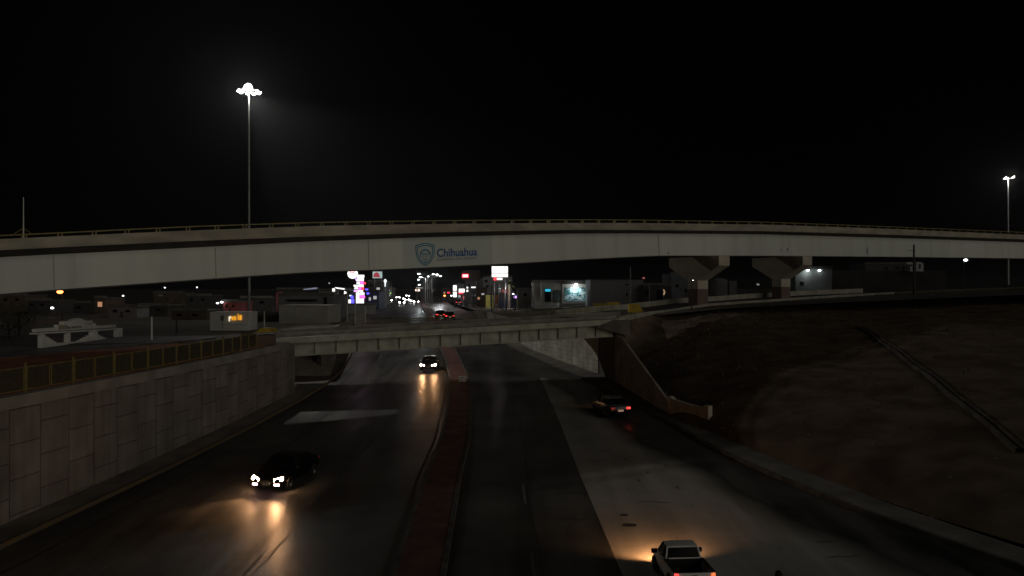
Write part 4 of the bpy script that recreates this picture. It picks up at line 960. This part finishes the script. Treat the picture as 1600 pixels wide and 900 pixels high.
# ---------------------------------------------------------------- buildings
def building(name, label, x0, x1, y0, y1, Y, m, depth=8, win=(), door=None, roof='conc_dark', group=None, cat='building', rz=0, par=.35):
    if Y is None: Y = gp((x0+x1)/2, y1).y
    a, b = P(x0, y0, Y), P(x1, y0, Y); w = b.x-a.x; cx_ = (a.x+b.x)/2; z0 = min(gz(cx_, Y), gz(cx_, Y+depth))-.2; z1 = a.z
    r = thing(name, label, cat, (cx_, Y, z0), 0, group)
    mb = MB(); mb.box((cx_, Y+depth/2, (z0+z1)/2), (w, depth, z1-z0)); mb.build('wall', m, r)
    mb = MB(); mb.box((cx_, Y+depth/2, z1+.06), (w+.3, depth+.3, .12)); 
    if par: mb.box((cx_, Y+.1, z1+.12+par/2), (w+.3, .25, par))
    mb.build('roof', M[roof], r)
    for (wx0, wx1, wy0, wy1, wm) in win:
        p, q = P(wx0, wy0, Y), P(wx1, wy1, Y); mb = MB(); mb.box(((p.x+q.x)/2, Y-.02, (p.z+q.z)/2), (q.x-p.x, .10, p.z-q.z)); fo = mb.build('window', M['dark_steel'], r)
        mb = MB(); mb.box(((p.x+q.x)/2, Y-.08, (p.z+q.z)/2), ((q.x-p.x)*.86, .04, (p.z-q.z)*.86)); mb.build('pane', wm, fo)
    if door:
        p, q = P(door[0], door[1], Y), P(door[2], y1+2, Y); mb = MB(); mb.box(((p.x+q.x)/2, Y-.03, (p.z+z0+.2)/2), (q.x-p.x, .12, p.z-z0-.2)); mb.build('door', M['dark_wall'], r)
    return r
G = M['glass']
# low white building and its upper level
building('low_building', 'low pale concrete building with a blank front, nearest building left of the street', 436, 513, 478.5, 504, 98, mat('white_mid', (.6, .58, .51), .8, .25, .5, .1), 7, win=(), roof='white_dull', par=.0)
building('office_building', 'grey flat building with a dark slot window behind the low pale building', 434, 521, 462, 500, 108, M['grey'], 8, win=((447, 496, 467.5, 471.5, G), (506, 511, 464, 478, G)))
r = thing('gate_frame', 'pink painted portal frame at the left of the grey flat building', 'gate', P(433, 490, 107))
mb = MB(); a, b = P(433, 456, 107), P(433, 490, 107); mb.box(((a.x), 107, (a.z+b.z)/2), (.22, .3, a.z-b.z)); mb.build('post', M['pink'], r); mb = MB(); mb.box(P(436, 457, 107), (.75, .3, .2)); mb.build('beam', M['pink'], r)
building('dark_shop', 'dark shop roofline with a bluish lit edge behind the grey flat building', 433, 497, 452, 480, 190, M['dark_wall'], 10)
mb = MB(); mb.prism([P(474, 451.5, 188), P(474, 453, 188), P(495, 451.5, 188), P(495, 449, 188)], (0, .2, 0)); setp(mb.build('roof_sign', emit('roof_sign', (.45, .5, .65), .35)), 'bluish lit strip sign on the roofline of the dark shop', 'sign')
r = building('low_wall_block', 'long low grey wall with a step in front of the neon pylon', 522.5, 586, 475, 490, None, M['grey'], 1.2, cat='wall', par=0)
building('shop_house', 'dark shop house between the neon pylon and the far street', 575, 599, 440, 472, 200, M['dark_wall'], 10, win=((588, 594, 449, 453, E['white_dim']), (577, 583, 444, 448, G)))
# white arch wall
Y0, Y1 = 58.5, 71.5
def aw(u, z, dx=0): 
    X = -37.3+(-38.0+37.3)*u; return Vector((X+dx, Y0+(Y1-Y0)*u, z))
ar = thing('arch_wall', 'white stepped gable garden wall reading SE RENTA beside the upper left street', 'wall', (-37.3, 58.5, -4.77))
def px_u(pxv):   # u whose pixel is pxv
    lo, hi = -.2, 1.3
    for _ in range(40):
        mid = (lo+hi)/2; p = aw(mid, 0)
        if 800+1150*p.x/p.y < pxv: lo = mid
        else: hi = mid
    return lo
def awp(pxv, pyv, dx=0): u = px_u(pxv); p = aw(u, 0); return aw(u, (450-pyv)/1150*p.y, dx)
def quad(mb, pp, th=.35):
    mb.prism(pp, (-th, -.03, 0))
def P4(*l): return [awp(a, b) for a, b in l]
mb = MB(); quad(mb, P4((57, 514), (57, 519), (181, 511.5), (181, 507.5), (150, 509), (150, 505), (145, 505), (145, 501), (134, 501), (130, 498.6), (124, 497), (117, 498.2), (111, 501.5), (99, 502.5), (99, 507), (91, 507.5), (91, 511.5))); mb.build('gable', M['white'], ar)
mb = MB(); quad(mb, P4((56, 520.2), (56, 522.5), (184, 515), (184, 513)), .5); mb.build('cornice', M['white'], ar)
mb = MB(); quad(mb, P4((66, 522), (66, 547), (191, 534), (191, 529.5), (168, 530), (168, 528.3), (164, 528.5), (164, 526.6), (160, 526.8), (160, 524.8), (156, 525), (156, 523), (153, 523.2), (153, 517), (144.5, 517.8), (144.5, 523.8), (140, 524), (140, 526.4), (135.5, 526.6), (135.5, 528.8), (131, 529), (131, 531.2), (126, 531.5), (126, 533.2), (88, 536), (88, 533.4), (84, 533.8), (84, 531), (80, 531.4), (80, 528.6), (76, 529), (76, 526.2), (72, 526.5), (72, 523.6), (69, 523.8), (69, 521.8))); mb.build('stepped_wall', M['white'], ar)
mb = MB(); quad(mb, P4((184, 513), (184, 533), (191.5, 532.5), (191.5, 512.5)), .4); mb.build('pillar', M['white'], ar)
mb = MB(); quad(mb, P4((107.5, 520), (107.5, 535), (110.5, 535), (110.5, 520)), .4); mb.build('pillar', M['white'], ar)
vs, fs = text_mesh('SE RENTA', .02); mb = MB()
pa, pb = awp(105, 513.7), awp(127, 512.4); ph = awp(105, 510.2).z-pa.z
mb.add([pa+(pb-pa)*u+Vector((.04, 0, ph*w)) for u, w in vs], fs); mb.build('lettering', M['ink'], ar)
vs, fs = text_mesh('781', .0); mb = MB(); pa, pb = awp(137, 507.7), awp(143, 507.4); ph = awp(137, 505).z-pa.z
mb.add([pa+(pb-pa)*u+Vector((.04, 0, ph*w)) for u, w in vs], fs); mb.build('number', M['greytext'], ar)
mb = MB(); mb.prism([awp(91, 508.5, .03), awp(91, 515, .03), awp(105, 514, .03), awp(105, 507.5, .03)], (-.02, 0, 0)); mb.build('patch', M['cream'], ar)
# letter board box
bx = thing('kiosk', 'pale box kiosk with amber lit letters behind the upper left street', 'kiosk', P(358, 517, 82))
a, b = P(328, 487.5, 82), P(388.5, 516, 82); mb = MB(); mb.box(((a.x+b.x)/2, 83.4, (a.z-4.75)/2), (b.x-a.x, 2.8, a.z+4.75)); mb.build('body', M['white'], bx)
mb = MB(); p = P(348, 502, 81.95); mb.box(p, (.03, .04, 1.8)); mb.box(P(368, 507.5, 81.95), (2.8, .04, .03)); mb.build('panel_joint', M['greytext'], bx)
mb = MB(); mb.box(P(347.5, 497, 81.93), (.32, .06, .55)); mb.build('hatch', M['grey'], bx)
for (t, x0, x1, y0, y1, e) in (('r', 357.5, 360.8, 502, 494.5, 'amber_white'), ('w', 361.2, 364.8, 500.8, 494.5, 'amber'), ('o', 365.3, 368.8, 500.6, 494, 'amber'), ('k', 371.5, 373.6, 499.8, 489.5, 'amber'), ('s', 374, 377.5, 500, 492.5, 'amber')):
    vs, fs = text_mesh(t, .03); mb = MB(); pa, pb, pc = P(x0, y0, 81.9), P(x1, y0, 81.9), P(x0, y1, 81.9)
    mb.add([pa+(pb-pa)*u+(pc-pa)*w for u, w in vs], fs); mb.build('letter', E[e], bx)
# left dark houses on the plain
hs = [(0, 40, 462, 500, 150, 'brown_wall', 'low dark brown house at the left picture edge'), (42, 78, 470, 498, 130, 'dark_wall', 'small dark house under the orange street lamp'), (88, 140, 474, 500, 140, 'dark_wall', 'wide dark house behind the top of the white arch wall'),
      (148, 164, 466, 496, 135, 'brown_wall', 'narrow house with an orange lit window'), (170, 214, 480, 506, 118, 'grey', 'grey low house behind the white marker post'), (218, 262, 478, 504, 122, 'dark_wall', 'dark low house left of the dark shrub'),
      (240, 285, 458, 490, 190, 'brown_wall', 'brown hillside house with a faint pale window'), (268, 322, 486, 508, 110, 'brown_wall', 'long low brown wall house left of the letter kiosk'), (291, 330, 462, 492, 170, 'dark_wall', 'dark house behind the letter kiosk left side'),
      (349, 372, 472, 490, 128, 'red_wall', 'small red walled building above the letter kiosk'), (376, 425, 466, 500, 140, 'dark_wall', 'dark house between the letter kiosk and the pink frame'), (400, 432, 492, 512, 104, 'dark_wall', 'low dark shed beside the pale low building')]
for (x0, x1, y0, y1, Y, m, lb) in hs:
    w = x1-x0; wins = [(x0+w*.15, x0+w*.30, y0+4, y0+8, G), (x0+w*.6, x0+w*.75, y0+4, y0+8, G)]
    if 'orange lit' in lb: wins = [(152.5, 160.5, 484-13, 493-13, E['window'])]
    if 'faint pale' in lb: wins = [(247, 255, 460, 463, mat('dim_pale', (.35, .32, .33), .6))]
    building('house', lb, x0, x1, y0, y1, Y, M[m], 7, win=wins, door=(x0+w*.42, y0+7, x0+w*.5), group='houses on the plain left of the mast')
# orange lit window kiosk above arch wall
# right of street: shops
building('shop_row', 'dark two storey shop row right of the far street', 728, 757, 438, 475, 215, M['dark_wall'], 12, win=((731, 735, 444, 448, G), (745, 750, 456, 460, G), (737, 744, 460, 463, mat('dim_pale', (.35, .32, .33)))))
building('shop_house', 'grey two storey shop house below the white billboard', 755, 800, 433, 470, 200, M['grey'], 12, win=((757, 762, 437, 441, G), (759, 764, 446, 449, G)), roof='dark_wall')
building('yellow_shop', 'low shop with a yellow panel front right of the street', 759, 772, 461, 481, None, mat('yellow_green', (.45, .42, .10), .7, .2, 1), 5, win=((766.5, 768, 462, 479, M['dark_steel']),), roof='dark_wall')
building('orange_shop', 'low shop with an orange brick front beside the yellow panel shop', 772.5, 781.5, 461, 481, None, mat('orange_wall', (.42, .12, .04), .8, .25, 1), 5, win=((774, 781, 474, 479, mat('pale_blue', (.35, .42, .5), .5)),), roof='dark_wall')
building('blue_shop', 'dark blue shop with a dark roof sign beside the orange shop', 782, 804, 463, 481, None, M['blue_wall'], 5, win=((784, 803, 463, 471, M['dark_steel']),), roof='dark_wall')
for (x0, x1, y0, y1, Y, m, lb, ws) in (
    (690, 704, 452, 468, 260, 'dark_wall', 'small dark shop far down the right side of the street', [(693, 696, 456, 459, 'window')]),
    (714, 730, 444, 474, 225, 'grey', 'grey shop house behind the ragged red and white sign', [(716, 720, 461, 465, 'white_dim'), (723, 727, 462, 468, 'pale_red')]),
    (598, 612, 449, 468, 260, 'grey', 'grey shop behind the small pavement lamps left of the far street', [(600, 603, 460, 464, 'window'), (606, 610, 459, 463, 'white_dim')]),
    (500, 523, 455, 478, 175, 'grey', 'grey station shop left of the filling station canopy', [(503, 508, 466, 471, 'white_dim'), (512, 518, 466, 471, 'white_dim')]),
    (524, 545, 458, 478, 175, 'dark_wall', 'dark filling station shop under the lit canopy edge', [(526, 530, 465, 472, 'violet_dim'), (533, 541, 463, 470, 'white_dim')]),
    (572, 592, 456, 476, 165, 'blue_wall', 'blue shop beside the foot of the neon pylon', [(575, 580, 464, 470, 'white_dim'), (583, 589, 462, 468, 'white_dim')]),
    (744, 760, 452, 476, 190, 'brown_wall', 'brown shop left of the yellow panel shop', [(746, 750, 464, 468, 'window'), (752, 757, 458, 461, 'white_dim')])):
    E.setdefault('violet_dim', emit('violet_dim', (.5, .25, .8), .4))
    building('shop_house', lb, x0, x1, y0, y1, Y, M[m], 8, win=[(a_, b_, c_, d_, E[e_]) for a_, b_, c_, d_, e_ in ws], roof='dark_wall')
for (nm, x0, x1, y0, y1, Y, e) in (('tiny red strip sign over the far right pavement', 699, 703, 456.5, 458, 240, 'red'), ('small blue lit sign right of the neon pylon at the blue shop', 573, 577, 457, 460, 160, 'blue'),
    ('small white lit shop sign on the grey shop left of the far street', 604, 609, 453, 455, 255, 'white_mid'), ('low violet lit sign at the foot of the pale shed', 803, 807, 462, 466, 160, 'violet'), ('small red lit sign under the white-lit palm', 785, 787, 452, 457, 165, 'pale_red'), ('tiny red lit sign right of the white-lit palm', 790.5, 792.5, 453, 457, 165, 'pale_red'), ('small white lit board between the palm and the billboard legs', 779, 783, 450, 452, 166, 'white_dim')):
    sign('shop_sign', nm, x0, x1, y0, y1, Y, [(0, 1, E[e])], thick=.3)
# palm lit by a lamp
def palm(label, pxv, y0, y1, Y):
    p = P(pxv, y0, Y); z0 = gz(p.x, Y); r = thing('palm_tree', label, 'tree', (p.x, Y, z0)); h = p.z-z0
    mb = MB(); mb.tube((0, 0, 0), (.1, 0, h), .34, 10, .24); mb.build('trunk', M['bark'], r, world=False)
    mb = MB()
    for q in range(26):
        a = q*2.4; t = random.uniform(-.35, .9); L = random.uniform(1.6, 2.5); prev = None
        for s in range(6):
            f = s/5; d = Vector((math.cos(a), math.sin(a), 0)); c = Vector((.1, 0, h))+d*L*f*math.cos(t)+Vector((0, 0, L*f*math.sin(t)-1.1*f*f)); wv = Vector((-d.y, d.x, 0))*(.22*(1-f)+.03)
            if prev: mb.add([prev[0], prev[1], c+wv, c-wv], [(0, 1, 2, 3)])
            prev = (c-wv, c+wv)
    mb.build('crown', M['leaf'], r, world=False); return r
palm('short palm tree lit white from below beside the white billboard', 795.5, 441, 461, 172)
point('uplight', P(792, 452, 169), 900, (1, .93, .88), .15, None)
def bush(name, label, c, rx, rz_, n, m, cat='bush', trunk=.6):
    r = thing(name, label, cat, c)
    mb = MB(); mb.tube((0, 0, 0), (0, 0, rz_*1.1), .09, 6, .04)
    for q in range(5): a = q*1.3; mb.tube((0, 0, rz_*.4), (rx*.5*math.cos(a), rx*.5*math.sin(a), rz_*1.2), .04, 5, .02)
    mb.build('trunk', M['bark'], r, world=False); mb = MB(); cl = [(random.uniform(-.6, .6)*rx, random.uniform(-.6, .6)*rx, rz_*random.uniform(.5, 1.5), random.uniform(.25, .5)) for _ in range(12)]
    for _ in range(n):
        k_ = random.choice(cl); v = Vector((random.gauss(0, 1), random.gauss(0, 1), random.gauss(0, 1))).normalized()*random.random()**.4*k_[3]*rx
        p = Vector((k_[0], k_[1], k_[2]))+v; a = Vector((random.uniform(-1, 1), random.uniform(-1, 1), random.uniform(-1, 1)))*.12; b2 = Vector((random.uniform(-1, 1), random.uniform(-1, 1), random.uniform(-1, 1)))*.12
        mb.add([p, p+a, p+b2], [(0, 1, 2)])
    mb.build('crown', m, r, world=False)
for (a, Y, rx, h, lb) in ((285, 112, 2.6, 1.9, 'dark round shrub standing on the plain left of the letter kiosk'), (30, 74, 3.0, 1.7, 'dark shrub mass at the left edge behind the white arch wall'), (14, 70, 2.4, 1.5, 'smaller dark shrub at the very left edge below the flyover'),
        (1087, 116, 2.2, 1.7, 'dark green bush behind the left flyover pier'), (1190, 140, 2.4, 1.9, 'dark bush between the flyover piers'), (1320, 150, 3.5, 2.2, 'dark bush in front of the grey compound right of the right pier'), (823, 150, 2.0, 1.8, 'dim leafy shrub before the pale shed'), (1455, 140, 3, 2.0, 'dark shrub right of the painted white wall')):
    X = (a-800)/1150*Y; bush('bush', lb, (X, Y, gz(X, Y)-.05), rx, h, 900, M['leaf'])
# pale shed, mural building, warehouse
building('shed', 'weathered pale plank shed left of the mural building', 808, 838, 453, 476, 165, M['cream'] if False else mat('plank', (.26, .25, .22), .9, .5, 1.2, stretch=(6, 1, .3)), 5, win=((818, 823, 458, 463, G),))
mbld = building('mural_building', 'white building with an arched roof and a floodlit mural right of the street', 833, 921, 441, 476, 150, M['white_dull'], 12, win=((851, 861, 450, 472, G), (864, 876, 453.5, 472, mat('shopglass', (.10, .13, .13), .2))), roof='grey')
mb = MB(); a, b = P(851.8, 451.5, 149.8), P(860.3, 455.6, 149.8); mb.box(((a.x+b.x)/2, 149.75, (a.z+b.z)/2), (b.x-a.x, .1, a.z-b.z)); mb.build('cyan_sign', E['cyan'], mbld)
mb = MB(); mb.prism([P(879, 438.5, 149.5), P(879, 443.5, 149.5), P(921, 443.5, 149.5), P(921, 439, 149.5)], (0, 2.5, 0)); mb.build('fascia', M['dark_wall'], mbld)
for (xx, w) in ((833.5, 1.5), (845.5, 1.4)):
    mb = MB(); a, b = P(xx, 441, 149.4), P(xx, 463, 149.4); mb.box((a.x, 149.5, (a.z+b.z)/2), (w*.13, .4, a.z-b.z)); mb.build('pilaster', M['white'], mbld)
mm = bpy.data.materials.new('mural_paint'); mm.use_nodes = True; n, l, bb = nodes_of(mm)
tc = n.new('ShaderNodeTexCoord'); mp = n.new('ShaderNodeMapping'); mp.inputs['Scale'].default_value = (1, 1, 1.9); t1 = n.new('ShaderNodeTexNoise'); t1.inputs['Scale'].default_value = 1.35; t1.inputs['Detail'].default_value = 3
l.new(tc.outputs['Object'], mp.inputs[0]); l.new(mp.outputs[0], t1.inputs[0]); cr = n.new('ShaderNodeValToRGB'); cr.color_ramp.interpolation = 'CONSTANT'
els = [(0, (.03, .08, .09)), (.38, (.04, .22, .22)), (.47, (.55, .68, .70)), (.56, (.10, .35, .38)), (.61, (.7, .75, .72)), (.68, (.08, .05, .07))]
cr.color_ramp.elements[0].color = (*els[0][1], 1); cr.color_ramp.elements[1].position = els[1][0]; cr.color_ramp.elements[1].color = (*els[1][1], 1)
for p_, c_ in els[2:]: e_ = cr.color_ramp.elements.new(p_); e_.color = (*c_, 1)
l.new(t1.outputs[0], cr.inputs[0]); l.new(cr.outputs[0], bb.inputs['Base Color']); bb.inputs['Roughness'].default_value = .6
mb = MB(); a, b = P(879, 444, 149.7), P(921, 474, 149.7); mb.box(((a.x+b.x)/2, 149.85, (a.z+b.z)/2), (b.x-a.x, .2, a.z-b.z)); mb.build('mural_frame', M['white'], mbld)
mb = MB(); a, b = P(882, 449, 149.6), P(917.5, 470.5, 149.6); mb.box(((a.x+b.x)/2, 149.68, (a.z+b.z)/2), (b.x-a.x, .1, a.z-b.z)); mb.build('mural', mm, mbld)
fl_ = thing('floodlight', 'small floodlight shining down on the mural wall', 'floodlight', P(900, 442.8, 148.4)); mb = MB(); mb.box((0, 0, 0), (.5, .3, .15)); mb.tube((0, .1, .05), (0, 1.0, .3), .04, 6); mb.build('housing', M['dark_steel'], fl_, world=False)
mb = MB(); mb.box((0, -.02, -.1), (.42, .24, .05)); mb.build('lens', E['flood'], fl_, world=False)
point('mural_light', (0, .35, -.25), 420, (.88, .95, 1), .12, fl_, 125, (0, .30, -1), .8)
point('mural_light', (0, .2, -.2), 45, (.88, .95, 1), .12, fl_)
mb = MB(); mb.ball(P(918.5, 443.3, 149.2), .22, 6, sz=.6); setp(mb.build('wall_lamp', E['lamp']), 'small white wall lamp at the right corner of the mural wall', 'lamp')
building('warehouse', 'long grey windowless warehouse right of the mural building', 923, 1005, 437, 478, 140, mat('corrugated', (.20, .20, .205), .7, .3, 2, stretch=(8, 1, .1)), 16, win=((978, 981, 458, 462, G), (977, 982, 444, 446, G)), roof='dark_wall', par=0)
building('workshop', 'dark low workshop between the warehouse and the left flyover pier', 1006, 1048, 446, 474, 138, M['dark_wall'], 9, win=((1008, 1014, 452, 462, G), (1026, 1036, 452, 468, G)))
building('block_house', 'grey blue house seen behind the left flyover pier', 1049, 1083, 428, 474, 150, mat('bluegrey', (.15, .16, .18), .9, .3, .6), 9, win=((1056, 1060, 444, 449, G), (1070, 1074, 452, 457, G)))
sg2 = thing('advance_sign', 'small pale curved sign glowing warm in front of the dark workshop', 'sign', (P(1037, 472, 120).x, 120, gz(P(1037, 472, 120).x, 120)))
mb = MB(); mb.prism([P(1036, 452, 120), P(1038.5, 453, 120), P(1039.5, 456.5, 120), P(1038.5, 460.5, 120), P(1036, 461, 120), P(1037.2, 456.5, 120)], (0, .06, 0)); mb.build('plate', emit('warm_dim', (.9, .6, .35), .35), sg2)
mb = MB(); mb.tube((0, .05, 0), (0, .05, P(0, 454, 120).z-sg2.location.z), .04, 6); mb.build('pole', M['steel'], sg2, world=False)
# silo, right compound
si = thing('water_tank', 'pale grey round silo tank seen between the two flyover piers', 'tank', (P(1129, 470, 150).x, 150, gz(43, 150)))
p0 = P(1124, 434, 150); mb = MB(); H = p0.z-si.location.z; mb.tube((-.7, 0, 0), (-.7, 0, H-.5), 1.7, 18); mb.tube((-.7, 0, H-.5), (-.7, 0, H), 1.7, 18, .6); mb.build('tank', M['grey'], si, world=False, smooth=True)
mb = MB(); mb.box((1.8, 0, H*.42), (1.6, 2, H*.84)); mb.build('annex', M['grey'], si, world=False)
building('plant_building', 'grey plastered plant building with two bright wall lamps right of the right pier', 1243, 1300, 420, 462, 140, mat('plaster', (.24, .26, .26), .9, .3, .5), 10, win=((1250, 1256, 440, 446, G),), roof='dark_wall')
for (a, b, lb) in ((1262.5, 422.5, 'left of the two bright lamps on the grey plant building'), (1280.5, 422.5, 'right of the two bright lamps on the grey plant building')):
    w_ = thing('wall_lamp', lb, 'lamp', P(a, b, 139.6)); mb = MB(); mb.ball((0, 0, 0), .28, 6, sz=.6); mb.build('lens', E['lamp'], w_, world=False); mb = MB(); mb.box((0, .2, .12), (.3, .4, .12)); mb.build('bracket', M['dark_steel'], w_, world=False)
point('wall_light', P(1262.5, 424, 138.9), 60, (.9, 1, .95), .1, None)
building('compound_wall', 'long dark compound wall on the rise at the right below the flyover', 1300, 1478, 424, 458, 155, M['dark_wall'], 1, cat='wall', roof='conc_dark', par=0)
building('parapet_house', 'dark house with three small openings above the compound wall', 1352, 1416, 413, 440, 165, M['grey'] if False else mat('dgrey', (.09, .09, .09), .9, .3, .6), 8, win=((1382, 1388, 416, 423, G), (1399, 1405, 416, 423, G), (1410, 1414, 416, 423, G)))
bl = thing('painted_panel', 'pale panel with bold black block markings above the compound wall', 'panel', P(1431, 424, 154))
mb = MB(); a, b = P(1417, 409.5, 154), P(1443, 424, 154); mb.box(((a.x+b.x)/2, 154.1, (a.z+b.z)/2), (b.x-a.x, .2, a.z-b.z)); mb.build('board', mat('pale_board', (.8, .8, .8), .7, .1, 1), bl)
for (x0, x1, y0, y1) in ((1416.8, 1422, 413, 424.2), (1422, 1426, 413, 416), (1425.5, 1427.5, 419, 421), (1429, 1431.5, 409.3, 420), (1426, 1431, 417.3, 418.6), (1436, 1439, 412.5, 419.5), (1440.5, 1443.2, 409.3, 411), (1429, 1431.5, 420, 424.2)):
    mb = MB(); a, b = P(x0, y0, 153.9), P(x1, y1, 153.9); mb.box(((a.x+b.x)/2, 153.97, (a.z+b.z)/2), (b.x-a.x, .06, a.z-b.z)); mb.build('marking', M['ink'], bl)
# poles
up = thing('utility_pole', 'dark utility pole with a short crossarm rising in front of the flyover at right', 'pole', (P(1428, 382, 103).x, 103, gz(56, 103)-.1))
H = P(0, 382, 103).z-up.location.z; mb = MB(); mb.tube((0, 0, 0), (0, 0, H), .16, 8, .12); mb.build('pole', M['dark_steel'], up, world=False)
mb = MB(); mb.box((-.5, 0, H-.85), (.75, .06, .07)); mb.build('crossarm', M['dark_steel'], up, world=False)
def pole(label, a, yt_, yb, Y=None, m='steel', r_=.12):
    if Y is None: Y = gp(a, yb).y
    p = P(a, yt_, Y); z0 = gz(p.x, Y); mb = MB(); mb.tube((p.x, Y, z0), (p.x, Y, p.z), r_, 8, r_*.7); setp(mb.build('utility_pole', M[m]), label, 'pole', 'thin poles on the upper level')
pole('slim grey pole in front of the grey warehouse', 985, 417, 478, 125, 'steel', .13); pole('thin pole left of the pale plank shed', 804, 440, 478, 150, 'dark_steel', .1); pole('thin grey pole standing left of the street lamps', 611.5, 440, 466, 240, 'steel', .1)
pole('dark pole before the yellow and orange shops', 768.5, 445, 481, 135, 'dark_steel', .1); pole('thin pole at the right end of the dark workshop', 1014.5, 440, 474, 130, 'steel', .08)
pole('dark pole right of the pale plank shed', 832.5, 440, 478, 140, 'dark_steel', .1); pole('short dark pole right of the white marker post on the plain', 276, 500, 525, 76, 'dark_steel', .12)
# pale laundry-like banner and box at the foot of the mural building
mb = MB(); mb.prism([P(836.5, 471.5, 120), P(842, 472.5, 120), P(845.5, 471, 120), P(846.5, 476.5, 120), P(841, 478, 120), P(838, 477, 120)], (0, .1, 0)); setp(mb.build('banner', M['white']), 'crumpled white banner lying against the railing left of the mural building', 'banner')
# yellow railing along the far side of the cross road, right of the bridge
yr = thing('yellow_railing', 'low yellow railing along the cross road before the shops and mural building', 'railing', (P(745, 490, 96).x, 96, -4.6))
a, b = P(742, 489, 97), P(935, 483, 118)
for dz in (.0, .32): mb = MB(); mb.tube(a+Vector((0, 0, dz)), b+Vector((0, 0, dz)), .04, 6); mb.build('rail', M['yellow_steel'], yr)
for q in range(9): p = a+(b-a)*q/8; mb = MB(); mb.box(p+Vector((0, 0, -.15)), (.1, .1, 1.0)); mb.build('post', M['yellow_steel'], yr)
# wire fence in the street middle, pale posts
wf = thing('wire_fence', 'grey wire mesh fence panel across the median at the top of the climbing road', 'fence', (P(675, 485, 135).x, 135, -4.8))
a, b = P(650, 466, 135), P(686, 466, 135)
for q in range(5): x = a.x+(b.x-a.x)*q/4; mb = MB(); mb.tube((x, 135, -4.8), (x, 135, a.z), .04, 6); mb.build('post', M['steel'], wf)
mb = MB()
for q in range(24): x = a.x+(b.x-a.x)*q/23; mb.box((x, 135, (a.z-4.7)/2), (.02, .02, a.z+4.7))
for q in range(8): mb.box(((a.x+b.x)/2, 135, -4.6+(a.z+4.6)*q/7), (b.x-a.x, .02, .02))
mb.build('mesh', M['steel'], wf)

# ---------------------------------------------------------------- haze, added for the glow round the lamps
hz = MB(); hz.box((0, 1770, 12), (3900, 3660, 50)); ho = hz.build('haze', None); ho.data.materials.clear()
hm = bpy.data.materials.new('haze'); hm.use_nodes = True; hn = hm.node_tree.nodes; hn.remove(hn['Principled BSDF'])
pv = hn.new('ShaderNodeVolumePrincipled'); pv.inputs['Density'].default_value = 0.00014; pv.inputs['Anisotropy'].default_value = .7; pv.inputs['Color'].default_value = (.9, .92, 1, 1)
hm.node_tree.links.new(pv.outputs[0], hn['Material Output'].inputs['Volume']); ho.data.materials.append(hm); setp(ho, 'thin haze added to imitate the glare round the lamps', 'haze', kind='stuff')
